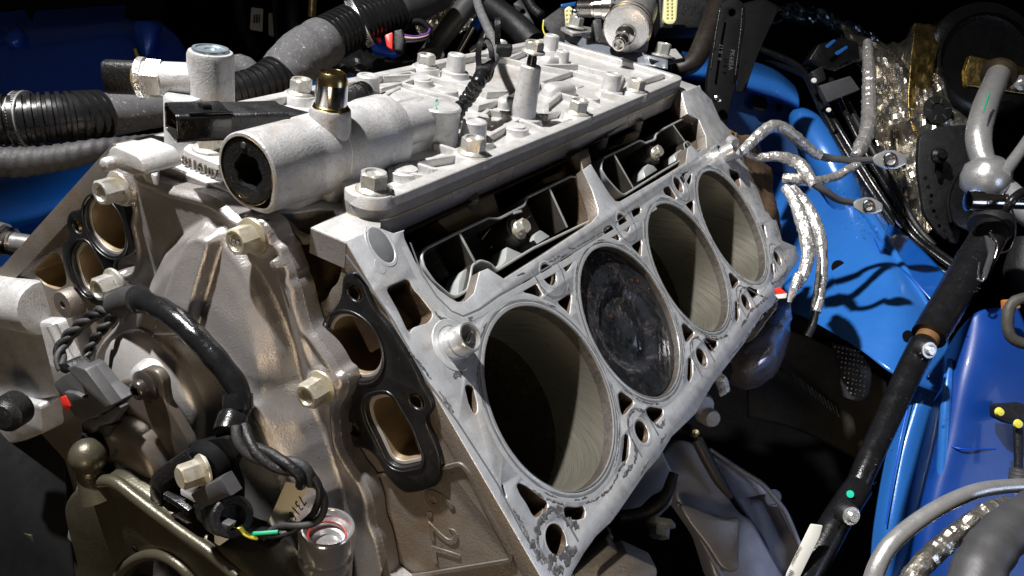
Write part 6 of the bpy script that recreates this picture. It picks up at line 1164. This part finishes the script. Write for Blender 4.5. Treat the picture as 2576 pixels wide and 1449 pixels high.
# ---- black damper strut bar
sb = empty('strut_bar', PC(2300, 850, 780), 'wet glossy black tubular brace running down the right side with two bolted joints', 'brace')
pipe('upper_tube', [(2498, 575, 840), (2455, 650, 820), (2400, 740, 795), (2336, 846, 770)], [41, 44, 43, 42], m_blackg, sb, 6, 44)
pipe('tube_seam', [(2452, 655, 819), (2447, 663, 817)], [45.5, 45.5], m_blackg, sb, 2, 44)
cb_ = PC(2490, 572, 842); ax_ = nrm(PC(2498, 575, 840) - PC(2400, 740, 795)); disc('top_bush', cb_ + ax_ * 2, ax_, [(20, -6), (21.5, 0), (21, 8), (15, 10)], m_black, sb); disc('yellow_ring', cb_ - ax_ * 1, ax_, [(17, -1.5), (18.6, 0), (17, 1.5)], m_amber, sb)
ce = PC(2334, 850, 769); disc('orange_bush', ce, ax_, [(10.0, -5), (10.4, 0), (10.0, 3)], M('rusty_bush', (.20, .10, .04), .2, .5), sb); 
pipe('lower_tube', [(2322, 868, 765), (2290, 930, 750), (2235, 1050, 725), (2180, 1170, 700), (2150, 1240, 690)], [34, 33, 31, 30, 28], m_blackg, sb, 6, 40)
pipe('bottom_tube', [(2160, 1225, 688), (2110, 1300, 670), (2060, 1390, 655), (2000, 1500, 640)], [34, 36, 38, 38], m_blackg, sb, 6, 40)
for (x, y, dp_, r_) in [(2334, 880, 742, 24), (2138, 1296, 640, 27)]:
    g = G(); c = PC(x, y, dp_); n = nrm(FN + .3 * X); m_ = r_ * dp_ / FOC; lathe(g, c, n, [(m_ * 1.1, -8), (m_ * 1.05, 0), (m_ * .9, 1.5)], 36); g.build('joint_boss', m_black, sb)
    g = G(); lathe(g, c + n * 1, n, [(m_ * .9, 0), (m_ * .85, 1.5), (m_ * .62, 1.6), (m_ * .55, 4), (m_ * .42, 5), (.01, 5)], 30); g.build('joint_bolt', m_alu, sb)
disc('green_dot', PC(2139, 1243, 668), nrm(FN - .4 * X), [(3, 0), (2.8, .8), (.01, .9)], m_teal, sb, 16)
lbl = empty('part_label', PC(2035, 1385, 630), 'white printed label strip stuck along the lower end of the black brace', 'label')
plate('strip', [(2040, 1318), (2070, 1322), (2062, 1350), (1998, 1480), (1968, 1480), (1980, 1440)], 634, .8, m_white, lbl, .2, 1)
eu = nrm(PC(1990, 1440, 633) - PC(2040, 1345, 633)); ev = np.cross(FN, eu); text('DAGMADC', PC(2010, 1372, 633), eu, ev, 3.0, .1, m_ink, lbl, 'print'); text('IIIIIIIII', PC(1988, 1432, 633), eu, ev, 5.0, .1, m_ink, lbl, 'print')
sp_ = empty('spring_clip', PC(2470, 660, 770), 'thin bent steel clip hooked beside the upper black brace tube', 'clip')
plate('clip_body', [(2480, 590), (2506, 610), (2500, 650), (2482, 702), (2468, 712), (2458, 700), (2474, 690), (2490, 640)], 765, 3, m_grey, sp_, .5); pipe('clip_wire', [(2490, 585, 765), (2510, 615, 765), (2502, 650, 763)], 3, m_steel, sp_, 3, 10); pipe('clip_wire', [(2464, 660, 760), (2460, 700, 760), (2472, 706, 760), (2478, 690, 760)], 2.5, m_steel, sp_, 2, 10)
# right edge clutter
tag(pipe('black_tank', [(2600, 600, 900), (2590, 680, 900), (2600, 760, 900)], [40, 60, 50], m_black), 'black plastic tank at the right edge beside the brace', 'tank')
ob_ = tag(plate('orange_block', [(2530, 755), (2560, 752), (2570, 775), (2532, 782)], 760, 8, m_orange), 'orange plastic block at the right edge above the foam ring', 'block')
tag(pipe('foam_ring', [(2600, 745, 700), (2550, 760, 700), (2535, 800, 700), (2545, 850, 700), (2600, 872, 700)], 14, m_mesh, None, 3, 16, crumple(.08)), 'black foam ring on the blue panel at the right edge', 'ring')
yp = empty('yellow_pin_clip', PC(2520, 1045, 740), 'black clip with two small yellow pins on the dark blue panel at right', 'clip')
plate('body', [(2505, 1020), (2576, 1015), (2600, 1060), (2540, 1068), (2506, 1052)], 740, 10, m_black, yp); disc('yellow_pin', PC(2513, 1036, 725), FN, [(4, 0), (3, 3), (.01, 3.4)], m_yellow, yp, 12); disc('yellow_pin', PC(2560, 1066, 728), FN, [(4, 0), (3.4, 2), (.01, 2.4)], m_yellow, yp, 12)
pipe('stem', [(2560, 1072, 735), (2562, 1180, 730)], 10, m_black, yp, 5, 14)
tag(pipe('threaded_stud', [(2565, 1180, 700), (2558, 1240, 700)], [22, 24], m_grey, None, 1.0, 24, lambda s, a: 1 + .05 * math.sin(s * 2)), 'grey threaded stud above the bent metal pipe', 'stud')
mpip = tag(pipe('bent_pipe', [(2185, 1500, 560), (2205, 1430, 562), (2240, 1370, 566), (2310, 1310, 575), (2390, 1262, 585), (2470, 1232, 595), (2560, 1222, 605), (2620, 1224, 610)], [24, 23, 22, 21, 20, 19, 18, 18], m_alu, None, 3, 36), 'smooth bent aluminium pipe sweeping across the lower right corner', 'pipe')
tag(foilpipe('foil_hose', [(2260, 1500, 610), (2320, 1420, 612), (2400, 1350, 618), (2480, 1290, 622), (2540, 1270, 626)], [26, 26, 26, 25, 24], None, m_foild), 'foil covered hose running under the bent aluminium pipe', 'hose')
tag(pipe('grey_hose', [(2440, 1520, 520), (2470, 1420, 530), (2530, 1340, 545), (2620, 1280, 560)], [70, 62, 58, 56], m_grey, None, 4, 40, lambda s, a: 1 + .03 * math.sin(s * .35)), 'fat grey rubber hose in the lower right corner', 'hose')
# ---- below the deck, right of the block
sm = empty('starter_shield', PC(1890, 880, 800), 'bluish reflective formed heat shield bulging below the rear of the deck', 'heat shield')
sheet('shield', [[(1790, 870, 850), (1850, 830, 860), (1920, 790, 870), (1980, 740, 880)], [(1830, 900, 800), (1880, 880, 770), (1940, 840, 780), (1990, 790, 840)], [(1840, 935, 800), (1880, 940, 750), (1945, 900, 760), (1978, 860, 830)], [(1830, 965, 850), (1880, 978, 830), (1940, 950, 830), (1965, 900, 860)]], M('blued_shield_steel', (0.70, 0.70, 0.80), .75, .3, .25, 20, .1, .3, 60), sm, 10, 7, 1, 30, .03)
plate('torn_tab', [(1800, 925), (1830, 950), (1838, 985), (1812, 1000), (1798, 960)], 760, 2, m_foil, sm, .4); sheet('rim_fold', [[(1850, 862, 780), (1900, 830, 780), (1955, 760, 790)], [(1856, 872, 775), (1908, 842, 775), (1958, 780, 785)]], m_foil, sm, 8, 6)
en = empty('engine_mount', PC(1780, 1250, 680), 'purplish grey cast engine mount arm spreading out below the deck', 'engine mount')
cL = lambda pts: [(1533.3 + x / 2.612, 894.4 + y / 2.612) for x, y in pts]
m_mount = M('mount_casting', (0.36, 0.38, 0.46), .35, .42, .12, 16, .08, .25, 900)
plate('arm', cL([(290, 700), (440, 545), (560, 570), (735, 850), (860, 1040), (940, 1080), (1010, 1200), (1180, 1500), (700, 1500), (610, 1200), (445, 965), (425, 900), (445, 800), (370, 860)]), 715, 22, m_mount, en, 3.0, 8, tilt=nrm(FN + .35 * Z + .2 * X), smooth=60)
plate('rear_web', cL([(640, 600), (760, 690), (900, 780), (1010, 850), (1130, 990), (1170, 1070), (1230, 1200), (1290, 1300), (1280, 1500), (1120, 1500), (1000, 1200), (860, 1000), (720, 800)]), 765, 14, m_mount, en, 2.5, 8, tilt=nrm(FN + .2 * X), smooth=60, holes=[(1533.3 + 1075 / 2.612, 894.4 + 935 / 2.612, 15, 8)])
plate('tongue', cL([(450, 960), (560, 1000), (760, 1080), (862, 1050), (850, 1250), (855, 1390), (820, 1430), (740, 1400), (640, 1240), (520, 1090)]), 690, 6, M('mount_lit_face', (0.40, 0.41, 0.47), .4, .4, .12, 20, .08, .3, 700), en, 1.5, 9, tilt=nrm(FN + .5 * Z + .1 * X), smooth=60)  # paler colour paints the lit part of the mount arm
pipe('web_edge', [(p[0], p[1], 752) for p in cL([(655, 615), (880, 765), (1010, 850), (1130, 990), (1180, 1080), (1270, 1300)])], [5, 6, 6, 7, 7, 6], m_mount, en, 5, 14)
pipe('round_rib', [(p[0], p[1], 705) for p in cL([(575, 550), (640, 680), (720, 820), (800, 930)])], [15, 16, 15, 8], m_grey, en, 5, 24)
pipe('leading_edge', [(p[0], p[1], 695) for p in cL([(300, 710), (370, 850)])], [6, 7], m_mount, en, 5, 14)
pipe('leading_edge', [(p[0], p[1], 700) for p in cL([(450, 970), (560, 1130), (650, 1290), (740, 1449)])], [6, 7, 7, 6], m_mount, en, 5, 14)
plate('bolt_pad', [(1630, 1320), (1660, 1300), (1690, 1270), (1700, 1220), (1685, 1215), (1660, 1270), (1620, 1300)], 650, 12, m_mount, en, 1.5); disc('pad_bolt', PC(1660, 1322, 640), nrm(-Z + FN), [(12, -3), (12, 0), (8, 1), (7.5, 9), (.01, 9)], m_bolt, en, 6)
tag(pipe('black_pipe_bend', [(1560, 1300, 640), (1620, 1290, 640), (1670, 1255, 640), (1695, 1190, 645)], [16, 17, 16, 12], m_black), 'black rubber bend tucked under the lower edge of the deck', 'hose')
tag(plate('grey_block', [(1600, 1160), (1660, 1120), (1700, 1200), (1690, 1225), (1640, 1250), (1590, 1300), (1550, 1290)], 690, 30, m_mount, None, 3), 'purplish grey lug between the deck edge and the engine mount', 'casting')
cz = empty('cast_foot', PC(1570, 1420, 600), 'pair of rough cast aluminium blocks at the bottom edge below the deck', 'casting')
plate('block', [(1440, 1449), (1530, 1370), (1560, 1390), (1545, 1420), (1500, 1480)], 600, 20, m_castr, cz, 1.5); plate('block', [(1505, 1449), (1575, 1390), (1650, 1425), (1655, 1440), (1640, 1500), (1500, 1500)], 590, 30, m_castr, cz, 2)
tag(plate('rail_edge', [(1400, 1480), (1460, 1420), (1530, 1340), (1545, 1350), (1540, 1370), (1440, 1480)], 620, 20, m_block, None, 1.5), 'dark cast rail directly under the lower front corner of the deck', 'casting')
for i, (x, y, dp_, s_, mt) in enumerate([(1770, 1020, 720, 28, m_mount), (1790, 1052, 715, 22, m_castr), (1745, 1088, 720, 12, m_steelg)]):
    tag(disc('small_lug', PC(x, y, dp_), nrm(FN + X * .4), [(s_ * .36, -14), (s_ * .36, 0), (s_ * .3, 3), (.01, 3.4)], mt, None, 28), ('purplish round lug under the deck edge below the blue shield', 'pale small lug just below the purplish one', 'tiny golden stub below the pale lug')[i], 'casting')
tag(pipe('blue_hose', [(1695, 1085, 740), (1720, 1062, 740), (1750, 1040, 740)], 5, m_blue), 'thin blue hose peeping out along the lower deck edge', 'hose')
fmat = empty('sound_mat', PC(2030, 930, 1000), 'dark textured sound deadening mat in the shadow below the blue panel', 'mat')
sheet('mat', [[(1900, 830, 1050), (1980, 830, 1050), (2080, 870, 1020), (2230, 960, 960)], [(1880, 930, 1050), (1990, 950, 1040), (2090, 990, 1010), (2230, 1080, 960)], [(1880, 1050, 1060), (2000, 1080, 1050), (2110, 1130, 1030), (2200, 1180, 990)]], m_mesh, fmat)
for k in range(16):
    t = k / 15; x0, y0 = 1950 + 150 * t, 905 + 115 * t; pipe('mat_ridge', [(x0, y0, 1020 - 20 * t), (x0 + 14 - 4 * t, y0 + 28, 1020 - 20 * t)], 2.6, m_mesh, fmat, 6, 6)
dm = empty('dotted_boot', PC(2140, 950, 940), 'grey rubber boot with rows of raised dots left of the black brace', 'boot')
sheet('skin', [[(2090, 860, 960), (2120, 870, 950), (2150, 880, 950)], [(2110, 930, 945), (2150, 920, 935), (2190, 930, 935)], [(2120, 1000, 950), (2160, 1010, 940), (2185, 990, 940)]], m_grey, dm); g = G()
for i in range(7):
    for j in range(10):
        x, y = 2110 + i * 10 + j * 4 + (j % 2) * 5 - 10, 872 + j * 13 + i * 2
        if x < 2098 + (y - 870) * .25 or x > 2180: continue
        ball(g, PC(x, y, 928), 1.0, 0, 5)
dd_ = g.build('raised_dots', m_alu, dm); dd_['kind'] = 'stuff'
# shadowed mass on the lower left
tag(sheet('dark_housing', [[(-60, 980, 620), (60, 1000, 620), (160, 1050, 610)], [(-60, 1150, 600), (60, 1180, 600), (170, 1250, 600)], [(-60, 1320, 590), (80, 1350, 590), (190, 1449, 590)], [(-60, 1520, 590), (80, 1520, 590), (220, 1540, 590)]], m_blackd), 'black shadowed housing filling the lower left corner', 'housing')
# water drops on the wet black brace and blue panels
g = G()
for k in range(120):
    t = random.random(); x, y, dp_ = (2490 - 150 * t, 590 + 260 * t, 820 - 50 * t) if k % 2 else (2325 - 170 * t, 900 + 330 * t, 745 - 55 * t); r_ = (42 if k % 2 else 32) * dp_ / FOC; a_ = random.uniform(-1.2, 1.0)
    t_ = nrm(PC(2400, 740, 795) - PC(2498, 575, 840)); sd = nrm(np.cross(t_, FN)); nn = nrm(np.cross(sd, t_)); nn = nn if nn @ FN > 0 else -nn
    ball(g, PC(x, y, dp_) + (nn * math.cos(a_) + sd * math.sin(a_)) * (r_ * 1.0), random.choice([.35, .5, .6, .9]), 0, 5, .6)
o = g.build('water_drops', m_drop, sb); o['kind'] = 'stuff'
for o in list(bpy.data.objects):
    if o.parent is None and o.type in ('MESH', 'EMPTY') and 'kind' not in o and 'label' not in o: print('UNLABELLED', o.name)
    if 'label' in o and len(o['label'].split()) > 16: print('LONG', o['label'])
